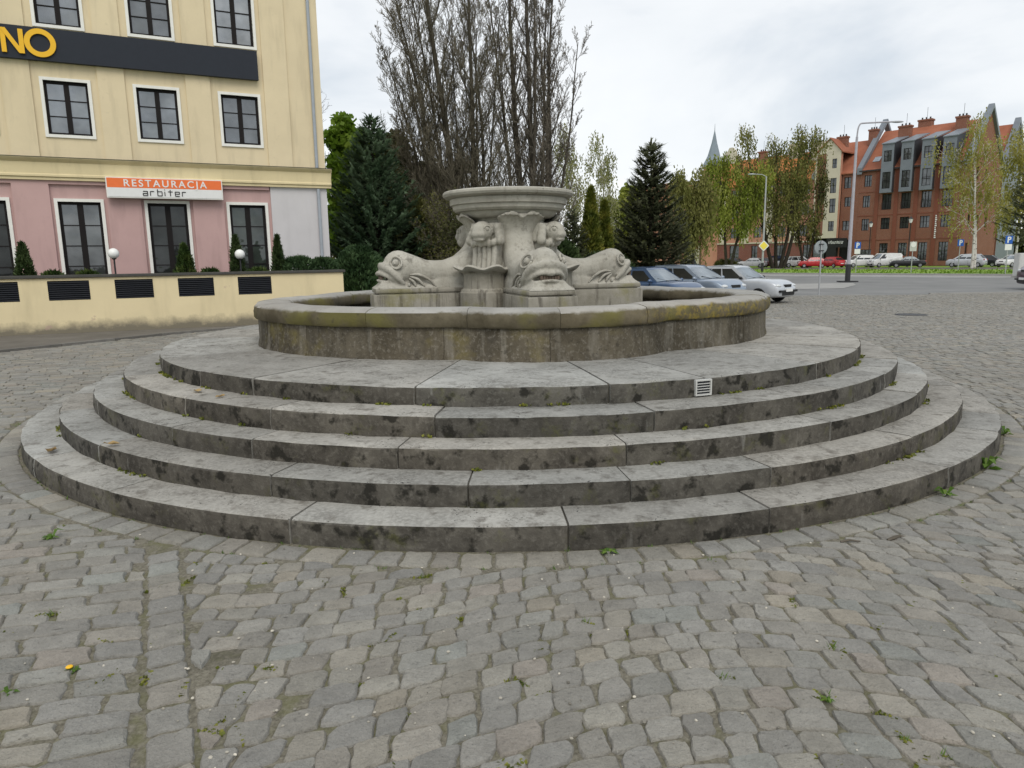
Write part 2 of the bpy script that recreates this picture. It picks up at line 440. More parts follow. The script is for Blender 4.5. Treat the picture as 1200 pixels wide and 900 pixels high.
# ------------------------------------------------------------------ mesh builder
class MB:
    def __init__(self):
        self.v, self.f, self.mi, self.t = [], [], [], []
        self.cur = 0
        self.tint = (1, 1, 1)
        self.hastint = False
    def vert(self, p):
        self.v.append((p[0], p[1], p[2])); self.t.append(self.tint); return len(self.v) - 1
    def face(self, ids, m=None):
        self.f.append(ids); self.mi.append(self.cur if m is None else m)
    def poly(self, pts, m=None):
        self.face([self.vert(p) for p in pts], m)
    def box(self, x0, x1, y0, y1, z0, z1, m=None):
        i = [self.vert(p) for p in ((x0,y0,z0),(x1,y0,z0),(x1,y1,z0),(x0,y1,z0),(x0,y0,z1),(x1,y0,z1),(x1,y1,z1),(x0,y1,z1))]
        for q in ((0,3,2,1),(4,5,6,7),(0,1,5,4),(1,2,6,5),(2,3,7,6),(3,0,4,7)): self.face([i[k] for k in q], m)
    def prism(self, pts, d, m=None):
        """polygon (3-D points) pushed along vector d"""
        a = [self.vert(p) for p in pts]
        b = [self.vert((p[0]+d[0], p[1]+d[1], p[2]+d[2])) for p in pts]
        n = len(a)
        self.face(a[::-1], m); self.face(b, m)
        for k in range(n): self.face([a[k], a[(k+1) % n], b[(k+1) % n], b[k]], m)
    def tube(self, pts, rad, n=6, m=None, caps=True):
        pts = [Vector(p) for p in pts]
        if not hasattr(rad, '__len__'): rad = [rad] * len(pts)
        d0 = (pts[1] - pts[0]).normalized()
        a = Vector((0, 0, 1)) if abs(d0.z) < .9 else Vector((1, 0, 0))
        u = d0.cross(a).normalized()
        rings = []
        for k, p in enumerate(pts):
            d = (pts[min(k+1, len(pts)-1)] - pts[max(k-1, 0)])
            if d.length < 1e-9: d = d0
            d = d.normalized()
            u = (u - d * u.dot(d))
            u = u.normalized() if u.length > 1e-6 else d.orthogonal().normalized()
            w = d.cross(u)
            rings.append([self.vert(p + (u * math.cos(2*PI*j/n) + w * math.sin(2*PI*j/n)) * rad[k]) for j in range(n)])
        for k in range(len(rings)-1):
            A, B = rings[k], rings[k+1]
            for j in range(n): self.face([A[j], A[(j+1) % n], B[(j+1) % n], B[j]], m)
        if caps:
            self.face(rings[0][::-1], m); self.face(rings[-1], m)
    def lathe(self, prof, n=24, c=(0,0,0), m=None, wave=None):
        rings = []
        for (r, z) in prof:
            rings.append([self.vert((c[0] + r*(1 + (wave(2*PI*j/n, r, z) if wave else 0)) * math.cos(2*PI*j/n),
                                     c[1] + r*(1 + (wave(2*PI*j/n, r, z) if wave else 0)) * math.sin(2*PI*j/n), c[2] + z)) for j in range(n)])
        for A, B in zip(rings, rings[1:]):
            for j in range(n): self.face([A[j], A[(j+1) % n], B[(j+1) % n], B[j]], m)
        if prof[0][0] > 1e-4: self.face(rings[0][::-1], m)
        if prof[-1][0] > 1e-4: self.face(rings[-1], m)
    def ellipsoid(self, c, r, rot=None, n=14, k=9, m=None):
        rings = []
        for i in range(1, k):
            th = PI * i / k
            ring = []
            for j in range(n):
                p = Vector((r[0]*math.sin(th)*math.cos(2*PI*j/n), r[1]*math.sin(th)*math.sin(2*PI*j/n), r[2]*math.cos(th)))
                if rot: p = rot @ p
                ring.append(self.vert(Vector(c) + p))
            rings.append(ring)
        def pole(z):
            p = Vector((0, 0, z))
            if rot: p = rot @ p
            return self.vert(Vector(c) + p)
        T, Bm = pole(r[2]), pole(-r[2])
        for j in range(n):
            self.face([T, rings[0][j], rings[0][(j+1) % n]], m)
            self.face([Bm, rings[-1][(j+1) % n], rings[-1][j]], m)
        for A, B in zip(rings, rings[1:]):
            for j in range(n): self.face([A[j], B[j], B[(j+1) % n], A[(j+1) % n]], m)
    def loft(self, rings, m=None, caps=True, closed=True):
        ids = [[self.vert(p) for p in r] for r in rings]
        n = len(ids[0])
        for A, B in zip(ids, ids[1:]):
            for j in range(n if closed else n-1): self.face([A[j], A[(j+1) % n], B[(j+1) % n], B[j]], m)
        if caps and closed:
            self.face(ids[0][::-1], m); self.face(ids[-1], m)
    def quad_leaf(self, c, a, b):
        """leaf-sized quad, centre c, half vectors a b"""
        i = len(self.v)
        self.v += [tuple(c-a-b), tuple(c+a-b), tuple(c+a+b), tuple(c-a+b)]
        self.t += [self.tint] * 4
        self.f.append([i, i+1, i+2, i+3]); self.mi.append(self.cur)
    def tri_leaf(self, base, tip, side):
        i = len(self.v)
        self.v += [tuple(base - side), tuple(base + side), tuple(tip)]
        self.t += [self.tint] * 3
        self.f.append([i, i+1, i+2]); self.mi.append(self.cur)
    def mesh(self, name, mats):
        me = bpy.data.meshes.new(name)
        me.from_pydata(self.v, [], self.f)
        if not isinstance(mats, (list, tuple)): mats = [mats]
        for m in mats: me.materials.append(m)
        if any(self.mi): me.polygons.foreach_set('material_index', self.mi)
        at_ = me.attributes.new('tint', 'FLOAT_COLOR', 'POINT')
        a = np.ones((len(self.v), 4), np.float32)
        if self.v: a[:, :3] = np.array(self.t, np.float32)
        at_.data.foreach_set('color', a.ravel())
        me.update()
        return me
    def build(self, name, mats, parent=None, smooth=None, **kw):
        me = self.mesh(name, mats)
        o = bpy.data.objects.new(name, me)
        COL.objects.link(o)
        if parent: o.parent = parent
        if smooth is not None: shade(o, smooth)
        props(o, **kw)
        return o

def shade(o, ang):
    me = o.data
    me.polygons.foreach_set('use_smooth', [True] * len(me.polygons))
    if ang < 179:
        bm = bmesh.new(); bm.from_mesh(me)
        for e in bm.edges:
            if len(e.link_faces) == 2 and e.calc_face_angle(0) > R(ang): e.smooth = False
        bm.to_mesh(me); bm.free()

def props(o, label=None, cat=None, group=None, kind=None):
    if label: o['label'] = label
    if cat: o['category'] = cat
    if group: o['group'] = group
    if kind: o['kind'] = kind
    return o

def thing(name, label, cat, loc=(0, 0, 0), rz=0, group=None):
    o = bpy.data.objects.new(name, None)
    o.empty_display_size = .3
    COL.objects.link(o)
    o.location = loc; o.rotation_euler = (0, 0, rz)
    return props(o, label, cat, group)

def dup(root, loc, rz, label, group=None):
    r = root.copy(); COL.objects.link(r); r.location = loc; r.rotation_euler = (0, 0, rz)
    r['label'] = label
    if group: r['group'] = group
    for ch in list(root.children):
        c = ch.copy(); COL.objects.link(c); c.parent = r
        for gg in ch.children:
            d = gg.copy(); COL.objects.link(d); d.parent = c
    return r

def bake(o, *mods):
    """apply modifiers through the depsgraph"""
    for typ, kw in mods:
        md = o.modifiers.new(typ, typ)
        for k, v in kw.items(): setattr(md, k, v)
    dg = bpy.context.evaluated_depsgraph_get(); dg.update()
    me = bpy.data.meshes.new_from_object(o.evaluated_get(dg))
    o.modifiers.clear()
    o.data = me
    return o

def sheet(name, pts, off, mat, kind='structure', holes=None):
    """flat-lying surface that follows the fall of the square"""
    bm = bmesh.new()
    bm.faces.new([bm.verts.new((p[0], p[1], 0)) for p in pts])
    bmesh.ops.triangulate(bm, faces=bm.faces[:])
    for Y in (13, 26):
        bmesh.ops.bisect_plane(bm, geom=bm.verts[:] + bm.edges[:] + bm.faces[:], plane_co=(0, Y, 0), plane_no=(0, 1, 0))
    for v in bm.verts: v.co.z = g(v.co.y) + off
    bmesh.ops.recalc_face_normals(bm, faces=bm.faces[:])
    for f in bm.faces:
        if f.normal.z < 0: f.normal_flip()
    me = bpy.data.meshes.new(name); bm.to_mesh(me); bm.free()
    me.materials.append(mat)
    o = bpy.data.objects.new(name, me); COL.objects.link(o)
    return props(o, kind=kind)

def jit(a): return rnd.uniform(-a, a)
def rv(): 
    while True:
        v = Vector((jit(1), jit(1), jit(1)))
        if .05 < v.length < 1: return v.normalized()
# ------------------------------------------------------------------ ground
sheet('ground', [(-420, -30), (460, -30), (460, 900), (-420, 900)], -.055, GRASS)
KERBL = [(-13.2, 6.0), (-11.35, 10.2), (-9.84, 13.63), (-8.34, 16.98), (-6.91, 19.28), (-5.4, 21.2), (-4.2, 22.4)]
sheet('paving_bed', [(-13.2, -4), (32, -4), (32, 31.9), (2.6, 31.9), (2.6, 23.2), (-4.2, 23.2)] + KERBL[::-1], -.0105, BED)
FC = Vector((-.015, 8.995, 0))
RAD = [5.195, 4.89, 4.60, 4.33, 3.995]
RISE = .1452

def kerb_x(y):
    for (xa, ya), (xb, yb) in zip(KERBL, KERBL[1:]):
        if ya <= y <= yb: return xa + (xb - xa) * (y - ya) / (yb - ya)
    return KERBL[0][0] if y < KERBL[0][1] else KERBL[-1][0]

G0, G1 = Vector((-1.02, 1.85)), Vector((-2.17, 4.18))
gd = (G1 - G0).normalized(); gp = Vector((-gd.y, gd.x))          # gp points to the left of the gutter line
GW = .085
def cob_ok(c):
    x, y = c
    if y < 1.25 or y > 31.7 or abs(x) > .80 * y + 3.2: return False
    if x < kerb_x(y) + .06 and y < 22.4: return False
    if x < 2.7 and y > 23.0: return False
    return True

cob = MB(); cob.hastint = True
STONE = [(1, 1, 1), (.95, .96, .985), (.92, .93, .95), (1.03, 1.02, .99), (1.0, .97, .94), (.90, .90, .91), (1.05, 1.02, .97), (.96, .98, .99), (.94, .93, .92), (1.0, 1.0, 1.0)]
def stone(q, lod):
    """q: four corners (2-D) of the stone, joints already taken off"""
    c = sum(q, Vector((0, 0))) / 4
    hz = g(c.y) + jit(.004)
    tx, ty = jit(.035), jit(.035)
    base = rnd.choice(STONE); k = rnd.uniform(.86, 1.12)
    r = rnd.random()
    if r < .03: base = (1.12, 1.06, .97)
    elif r < .06: base = (.90, .95, .97)
    elif r < .10: base = (1.04, .98, .95)
    cob.tint = tuple(b * k for b in base)
    H = lambda p: hz + (p.x - c.x) * tx + (p.y - c.y) * ty
    if lod == 2:
        a = [cob.vert((p.x, p.y, H(p))) for p in q]
        b = [cob.vert((p.x + (p.x-c.x)*.06, p.y + (p.y-c.y)*.06, hz - .03)) for p in q]
        cob.face(a)
        for j in range(4): cob.face([b[j], b[(j+1) % 4], a[(j+1) % 4], a[j]])
        return
    out = []
    for j in range(4):
        A, B = q[j], q[(j+1) % 4]
        d = B - A; nn = Vector((d.y, -d.x)).normalized() if d.length > 1e-6 else Vector((0, 0))
        for s in ((.09, .36, .64, .91) if lod == 0 else (.10, .90)):
            out.append(A + d * (s + jit(.04)) + nn * (jit(.006) + (.003 if .2 < s < .8 else 0)))
    n = len(out)
    r0 = [cob.vert((p.x + (p.x-c.x)*.05, p.y + (p.y-c.y)*.05, hz - .032)) for p in out]
    i1 = [c + (p - c) * .985 for p in out]
    r1 = [cob.vert((p.x, p.y, H(p) - .0065 + jit(.0015))) for p in i1]
    i2 = [c + (p - c) * rnd.uniform(.88, .93) for p in out]
    r2 = [cob.vert((p.x, p.y, H(p) + .0005 + jit(.0018))) for p in i2]
    rings = [r0, r1, r2]
    if lod == 0:
        i3 = [c + (p - c) * .45 for p in out]
        rings.append([cob.vert((p.x, p.y, H(p) + .002 + jit(.0025))) for p in i3])
    for A, B in zip(rings, rings[1:]):
        for j in range(n): cob.face([A[j], A[(j+1) % n], B[(j+1) % n], B[j]])
    cob.face(rings[-1])

RING = RAD[0] + .02
def push_out(p, rad):
    d = p - FC.xy
    return FC.xy + d * (rad / d.length) if d.length < rad else p
def area(q): return abs(sum(q[j].x*q[(j+1)%4].y - q[(j+1)%4].x*q[j].y for j in range(4))) / 2
def lod_of(c):
    d = c.length
    return 0 if d < 5.2 else (1 if d < 11 else 2)
def rows(fn, v0, v1, hr, lr, u0f, u1f, keep):
    v = v0
    while v < v1:
        h = rnd.uniform(*hr)
        u = u0f(v) + rnd.random() * .2
        ue = u1f(v)
        while u < ue:
            l = rnd.uniform(*lr)
            gap = rnd.uniform(.003, .008)
            q = [fn(u+gap, v+gap*.8), fn(u+l-gap, v+gap*.8), fn(u+l-gap, v+h-gap*.8), fn(u+gap, v+h-gap*.8)]
            q = [p + Vector((jit(.012), jit(.012))) for p in q]
            u += l
            c = sum(q, Vector((0, 0))) / 4
            if not cob_ok(c): continue
            q = keep(q, c)
            if q is None or area(q) < .007: continue
            if rnd.random() < .005: continue                       # missing stones, filled with sand
            stone(q, lod_of(c))
        v += h
def arcs(u, v):
    f = .33 * math.cos(2 * PI * (u - .95) / 4.7)
    return Vector((u + .05 * math.sin(v * .9), v + f + .03 * math.sin(u * 1.7 + v)))
def keep_right(q, c):
    s = (c - G0).dot(gp)
    if c.y < 4.6 and s > -GW + .05: return None
    if c.y >= 4.6 and c.x < FC.x - 2.0 and c.y < 16: return None
    if (c - FC.xy).length < RING + .16 or (FC.xy - c).length < 5: return None
    q = [push_out(p, RING + .205) for p in q]
    if c.y < 4.6:
        q = [p - gp * max(0, (p - G0).dot(gp) + GW + .008) for p in q]
    return q
rows(arcs, .6, 32.4, (.115, .15), (.105, .18), lambda v: -.84*v - 4.4, lambda v: .84*v + 4.2, keep_right)
ld = Vector((gp.x, gp.y)); ln = gd.copy()
th_ = R(-9); ld = Vector((ld.x*math.cos(th_) - ld.y*math.sin(th_), ld.x*math.sin(th_) + ld.y*math.cos(th_)))
def leftz(u, v): return G0 + ld * u + ln * (v + .05 * math.sin(u * .8))
def keep_left(q, c):
    s = (c - G0).dot(gp)
    if c.y < 4.6 and s < GW - .07: return None
    if c.y >= 4.6 and not (c.x < FC.x - 2.0 and c.y < 16): return None
    if (c - FC.xy).length < RING + .16: return None
    q = [push_out(p, RING + .205) for p in q]
    return [p + gp * max(0, GW + .008 - (p - G0).dot(gp)) for p in q] if c.y < 4.6 else q
rows(leftz, -6, 22, (.115, .15), (.17, .30), lambda v: -6.0, lambda v: 13.0, keep_left)
u = -.6
while u < 2.62:                                                    # the straight gutter course
    l = rnd.uniform(.13, .22)
    q = [G0 + gd*(u+.005) - gp*(GW-.008), G0 + gd*(u+.005) + gp*(GW-.008), G0 + gd*(u+l-.005) + gp*(GW-.008), G0 + gd*(u+l-.005) - gp*(GW-.008)]
    q = [p + Vector((jit(.006), jit(.006))) for p in q]
    if (sum(q, Vector((0, 0)))/4 - FC.xy).length > RING + .26: stone(q, 0)
    u += l
a = 0.0
while a < 2 * PI:                                                  # course that follows the bottom step
    l = rnd.uniform(.15, .23) / RING
    r0, r1 = RING + .008, RING + rnd.uniform(.185, .20)
    pt = lambda r, t: FC.xy + Vector((math.cos(t), math.sin(t))) * r
    gp_ = .006 / RING
    q = [pt(r0, a+gp_), pt(r0, a+l-gp_), pt(r1, a+l-gp_), pt(r1, a+gp_)]
    c = sum(q, Vector((0, 0))) / 4
    if cob_ok(c): stone(q[::-1] if False else q, lod_of(c))
    a += l
for o_ in [cob.build('cobblestones', COBBLE, kind='structure')]:
    bm = bmesh.new(); bm.from_mesh(o_.data)
    bmesh.ops.recalc_face_normals(bm, faces=bm.faces[:])
    bm.to_mesh(o_.data); bm.free()
    shade(o_, 34)

# ------------------------------------------------------------------ fountain
fountain = thing('fountain', 'large weathered stone fountain on five round steps, its bowl carried by carved fish', 'fountain', FC)
def ring_blocks(mb, prof, mats, rfun, cuts, gap, segl=.16, tv=.10, chip=.0):
    """masonry ring: prof = [(dr, z)...] closed profile around rfun(phi); one solid block between two cuts"""
    n = len(prof)
    for a0, a1 in zip(cuts, cuts[1:] + [cuts[0] + 2*PI]):
        k = max(2, int((a1 - a0) * rfun((a0+a1)/2) / segl))
        ga = gap / rfun(a0) / 2
        t = rnd.uniform(1 - tv, 1 + tv); w = rnd.uniform(-.02, .03)
        mb.tint = (t * (1 + w), t, t * (1 - w))
        dz, dr = jit(.004), jit(.004)
        rings = []
        for j in range(k + 1):
            ph = a0 + ga + (a1 - a0 - 2*ga) * j / k
            rr = rfun(ph)
            ring = []
            for i, (d, z) in enumerate(prof):
                cx = 0
                if chip:
                    cx = chip * mnoise.noise(Vector((rr*ph*4, i*3.1, rr*2)))
                    e_ = mnoise.noise(Vector((rr*ph*13, 7.7 + i*.4, rr*5)))
                    if mats[i] != mats[i-1] or i in (2, 3, 4): cx -= 1.6 * chip * max(0, e_ - .18)
                ring.append(mb.vert((math.cos(ph)*(rr+d+dr+cx), math.sin(ph)*(rr+d+dr+cx), z+dz+cx*.6)))
            rings.append(ring)
        for A, B in zip(rings, rings[1:]):
            for i in range(n): mb.face([A[i], B[i], B[(i+1) % n], A[(i+1) % n]], mats[i])
        mb.face(rings[0], mats[0]); mb.face(rings[-1][::-1], mats[0])

def cuts_of(n, var=.35, start=0):
    w = [rnd.uniform(1 - var, 1 + var) for _ in range(n)]
    s = sum(w); a = start; out = []
    for x in w:
        out.append(a); a += x / s * 2 * PI
    return out

for i, rr in enumerate(RAD):
    z0, z1 = i * RISE, (i + 1) * RISE
    rin = RAD[i+1] - .12 if i < 4 else 2.2
    mb = MB()
    c = .014
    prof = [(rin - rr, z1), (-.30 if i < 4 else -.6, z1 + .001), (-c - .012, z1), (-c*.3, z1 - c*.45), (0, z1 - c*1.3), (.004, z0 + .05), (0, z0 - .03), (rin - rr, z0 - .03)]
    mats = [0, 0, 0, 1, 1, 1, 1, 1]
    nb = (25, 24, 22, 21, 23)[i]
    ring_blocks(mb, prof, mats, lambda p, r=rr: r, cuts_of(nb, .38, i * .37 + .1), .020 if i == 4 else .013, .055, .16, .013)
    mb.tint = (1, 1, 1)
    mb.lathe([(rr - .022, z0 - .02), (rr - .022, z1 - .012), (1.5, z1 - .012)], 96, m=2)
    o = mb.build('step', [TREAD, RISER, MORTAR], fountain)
    shade(o, 40)

AX = R(-79)
_P = [(0, 2.80), (9, 2.785), (16, 2.72), (20, 2.645), (22.5, 2.60), (26, 2.625), (36, 2.73), (48, 2.87), (62, 2.98), (76, 3.05), (88, 3.03), (98, 2.93), (104, 2.80), (107, 2.72), (110, 2.74), (120, 2.82), (140, 2.92), (160, 2.96), (180, 2.97)]
def basin_r(ph):
    d = abs(math.degrees((ph - AX + PI) % (2*PI) - PI))
    for (a, r0), (b, r1) in zip(_P, _P[1:]):
        if a <= d <= b:
            t = (d - a) / (b - a)
            return r0 + (r1 - r0) * t
    return _P[-1][1]
ZB = 5 * RISE; BX = .06
mb = MB()
prof = [(-.26, 1.02), (-.006, 1.02), (0, 1.005), (.004, .80), (.016, .745), (.02, ZB - .01), (-.26, ZB - .01)]
ring_blocks(mb, prof, [0]*7, basin_r, cuts_of(22, .3, .2), .004, .07, .09, .006)
ob = mb.build('basin_wall', BASIN, fountain); shade(ob, 40); ob.location.x = BX
mb = MB()
prof = [(-.32, 1.188), (-.12, 1.196), (-.04, 1.190), (.008, 1.176), (.034, 1.150), (.045, 1.10), (.040, 1.042), (.026, 1.022), (-.02, 1.021), (-.30, 1.021), (-.365, 1.03), (-.385, 1.06), (-.38, 1.13), (-.36, 1.17)]
ring_blocks(mb, prof, [0]*14, basin_r, cuts_of(18, .25, .45), .0035, .06, .08, .010)
ob = mb.build('basin_rim', RIM, fountain); shade(ob, 50); ob.location.x = BX
mb = MB()
mb.lathe([(2.55, .76), (0, .762)], 64)
mb.build('basin_floor', mat_concrete('basin_floor_stone', (.05, .048, .04), (.09, .085, .07), 3), fountain)

# sculpture; local frame turned so that +x runs out along the front fish
FA = R(-74.5)
def carve(mb, name, mat, parent, voxel=.016, smooth=6):
    o = mb.build(name, mat, parent)
    bm = bmesh.new(); bm.from_mesh(o.data); bmesh.ops.recalc_face_normals(bm, faces=bm.faces[:]); bm.to_mesh(o.data); bm.free()
    bake(o, ('REMESH', dict(mode='VOXEL', voxel_size=voxel)), ('SMOOTH', dict(factor=.5, iterations=smooth)))
    o.data.materials.clear(); o.data.materials.append(mat)
    o.data.polygons.foreach_set('use_smooth', [True] * len(o.data.polygons))
    return o

def sect(c, dirn, a, b, n=20, pw=2.4):
    """ellipse ring: c=(r,z), dirn = normal-plane 'up' angle in the r-z plane, a half height, b half width"""
    ring = []
    for j in range(n):
        t = 2 * PI * j / n
        ca, sa = math.cos(t), math.sin(t)
        e = 2 / pw
        y = b * math.copysign(abs(ca)**e, ca); h = a * math.copysign(abs(sa)**e, sa)
        ring.append((c[0] + h * math.cos(dirn), y, c[1] + h * math.sin(dirn)))
    return ring

def smooth_path(pts, k):
    pts = [Vector(p) for p in pts]; out = []
    for i in range(len(pts) - 1):
        p0, p1, p2, p3 = pts[max(i-1, 0)], pts[i], pts[i+1], pts[min(i+2, len(pts)-1)]
        for j in range(k):
            t = j / k
            out.append(.5 * ((2*p1) + (p2-p0)*t + (2*p0-5*p1+4*p2-p3)*t*t + (3*p1-p0-3*p2+p3)*t**3))
    return out + [pts[-1]]
def make_fish():
    """one carved fish, head outward along +x; built once and shared by the four"""
    P = {}
    mb = MB()
    # body from the cheeks back and up into the tail
    st = [((1.50, 1.50), 100, .10, .13), ((1.42, 1.53), 95, .17, .20), ((1.30, 1.53), 92, .195, .225), ((1.16, 1.50), 86, .18, .215), ((1.02, 1.475), 84, .150, .205),
          ((.91, 1.462), 84, .158, .205), ((.80, 1.455), 80, .17, .205), ((.628, 1.516), 65, .17, .20), ((.53, 1.595), 54, .165, .197), ((.46, 1.667), 44, .16, .195), ((.40, 1.78), 24, .15, .19),
          ((.384, 1.88), 10, .135, .187), ((.39, 1.98), 2, .12, .19), ((.42, 2.04), 0, .10, .20)]
    mb.loft([sect(c, R(d), a, b) for c, d, a, b in st])
    mb.ellipsoid((1.37, 0, 1.565), (.185, .165, .178))               # brow
    mb.ellipsoid((1.48, 0, 1.50), (.11, .15, .085))                  # snout
    for s in (-1, 1): mb.ellipsoid((1.36, s*.125, 1.50), (.165, .105, .155))   # cheeks
    # jaw block that widens down to the slab
    def rr(x0, x1, w, z): return [(x0, -w, z), (x1, -w, z), (x1, w, z), (x0, w, z)]
    mb.loft([rr(.95, 1.690, .258, 1.285), rr(.95, 1.672, .248, 1.305), rr(.98, 1.625, .215, 1.335), rr(1.0, 1.60, .185, 1.365), rr(1.05, 1.595, .165, 1.392)])
    mb.loft([rr(.42, 1.10, .22, 1.27), rr(.42, 1.02, .215, 1.36), rr(.42, .80, .19, 1.44), rr(.42, .66, .17, 1.54)])   # filling under the belly
    full = lambda q: [(x, -y, z) for x, y, z in q] + [(x, y, z) for x, y, z in q[:-1][::-1]]
    def band(q, a, b, e):                                            # flattened swelling along a path round the muzzle
        pts = smooth_path(full(q), 5); n_ = len(pts); rings = []
        for k, p in enumerate(pts):
            d = (pts[min(k+1, n_-1)] - pts[max(k-1, 0)]).normalized(); o = Vector((p.x - 1.33, p.y, 0)).normalized()
            u_ = d.cross(o).normalized(); o = u_.cross(d).normalized(); f_ = e + (1 - e) * math.sin(PI*k/(n_-1)) ** .6
            rings.append([p + u_*(a*f_*math.cos(2*PI*j/12)) + o*(b*f_*math.sin(2*PI*j/12)) for j in range(12)])
        mb.loft(rings)
    band([(1.33, .232, 1.345), (1.41, .232, 1.425), (1.50, .185, 1.515), (1.565, .095, 1.553), (1.582, 0, 1.558)], .048, .036, .35)   # swollen muzzle
    band([(1.42, .205, 1.375), (1.50, .175, 1.425), (1.575, .11, 1.466), (1.612, .045, 1.474), (1.618, 0, 1.468)], .030, .030, .4)      # upper lip
    band([(1.50, .165, 1.372), (1.575, .11, 1.388), (1.612, .045, 1.392), (1.618, 0, 1.392)], .018, .022, .5)                            # lower lip
    P['body'] = mb
    # tail fluke, curling outward under the bowl
    mb = MB()
    nu, nv = 18, 10
    front, back = [], []
    for j in range(nv + 1):
        v = j / nv
        fr, bk = [], []
        for i in range(nu + 1):
            u = -1 + 2 * i / nu
            w = .185 + .115 * v**1.6
            top = (.045 * math.sin(PI * min(1, abs(u) * 1.15)) - .024 * abs(u)**3) * v**2
            z = 1.90 + .235 * v + top - (.045 if abs(u) < .12 else 0) * v**3
            r = .512 + .125 * v**2.0 - .075 * u*u * (1 - .3*v) + .012 * math.cos(u * 9) * (1 - v)
            fr.append((r, u * w, z)); bk.append((r - .075 + .02*v, u * w * .97, z - .012 * v))
        front.append(fr); back.append(bk)
    ring = lambda a, b: a + b[::-1]
    mb.loft([ring(front[j], back[j]) for j in range(nv + 1)])
    P['tail'] = mb
    return P

FISH = make_fish()
def fish_detail(root):
    """lips, eyes and fins as carved pieces of the fish"""
    for s in (-1, 1):
        e = MB(); e.ellipsoid((1.425, s*.200, 1.595), (.040, .030, .042)); e.ellipsoid((1.437, s*.226, 1.587), (.012, .010, .012))
        ring = [(1.42 + .062 * math.cos(t), s * (.202 - .10*.62*math.cos(t)*.6 - .03*math.sin(t)), 1.597 + .068 * math.sin(t)) for t in [2*PI*k/24 for k in range(24)]]
        e.tube(ring + [ring[0]], .013, 8)
        e.build('eye', CARVED, root, 180)
        f = MB()
        for pts in ([(1.27, 1.455), (1.16, 1.455), (1.04, 1.395), (.965, 1.315)], [(1.27, 1.435), (1.175, 1.40), (1.10, 1.318)], [(1.28, 1.415), (1.225, 1.37), (1.205, 1.318)], [(1.285, 1.36), (1.28, 1.318)]):
            q_ = smooth_path([(x, s*(.222 + .012*(1.46 - z)/.14), z) for x, z in pts], 5); m_ = len(q_)
            f.tube(q_, [.008 + .010 * math.sin(PI*(k+.5)/m_) for k in range(m_)], 7)
        f.build('gill_fin', CARVED, root, 180)
    t = MB()
    for k in range(7): t.box(1.56, 1.605, -.105 + .03*k, -.081 + .03*k, 1.405, 1.445)
    t.build('teeth', mat_teeth, root)

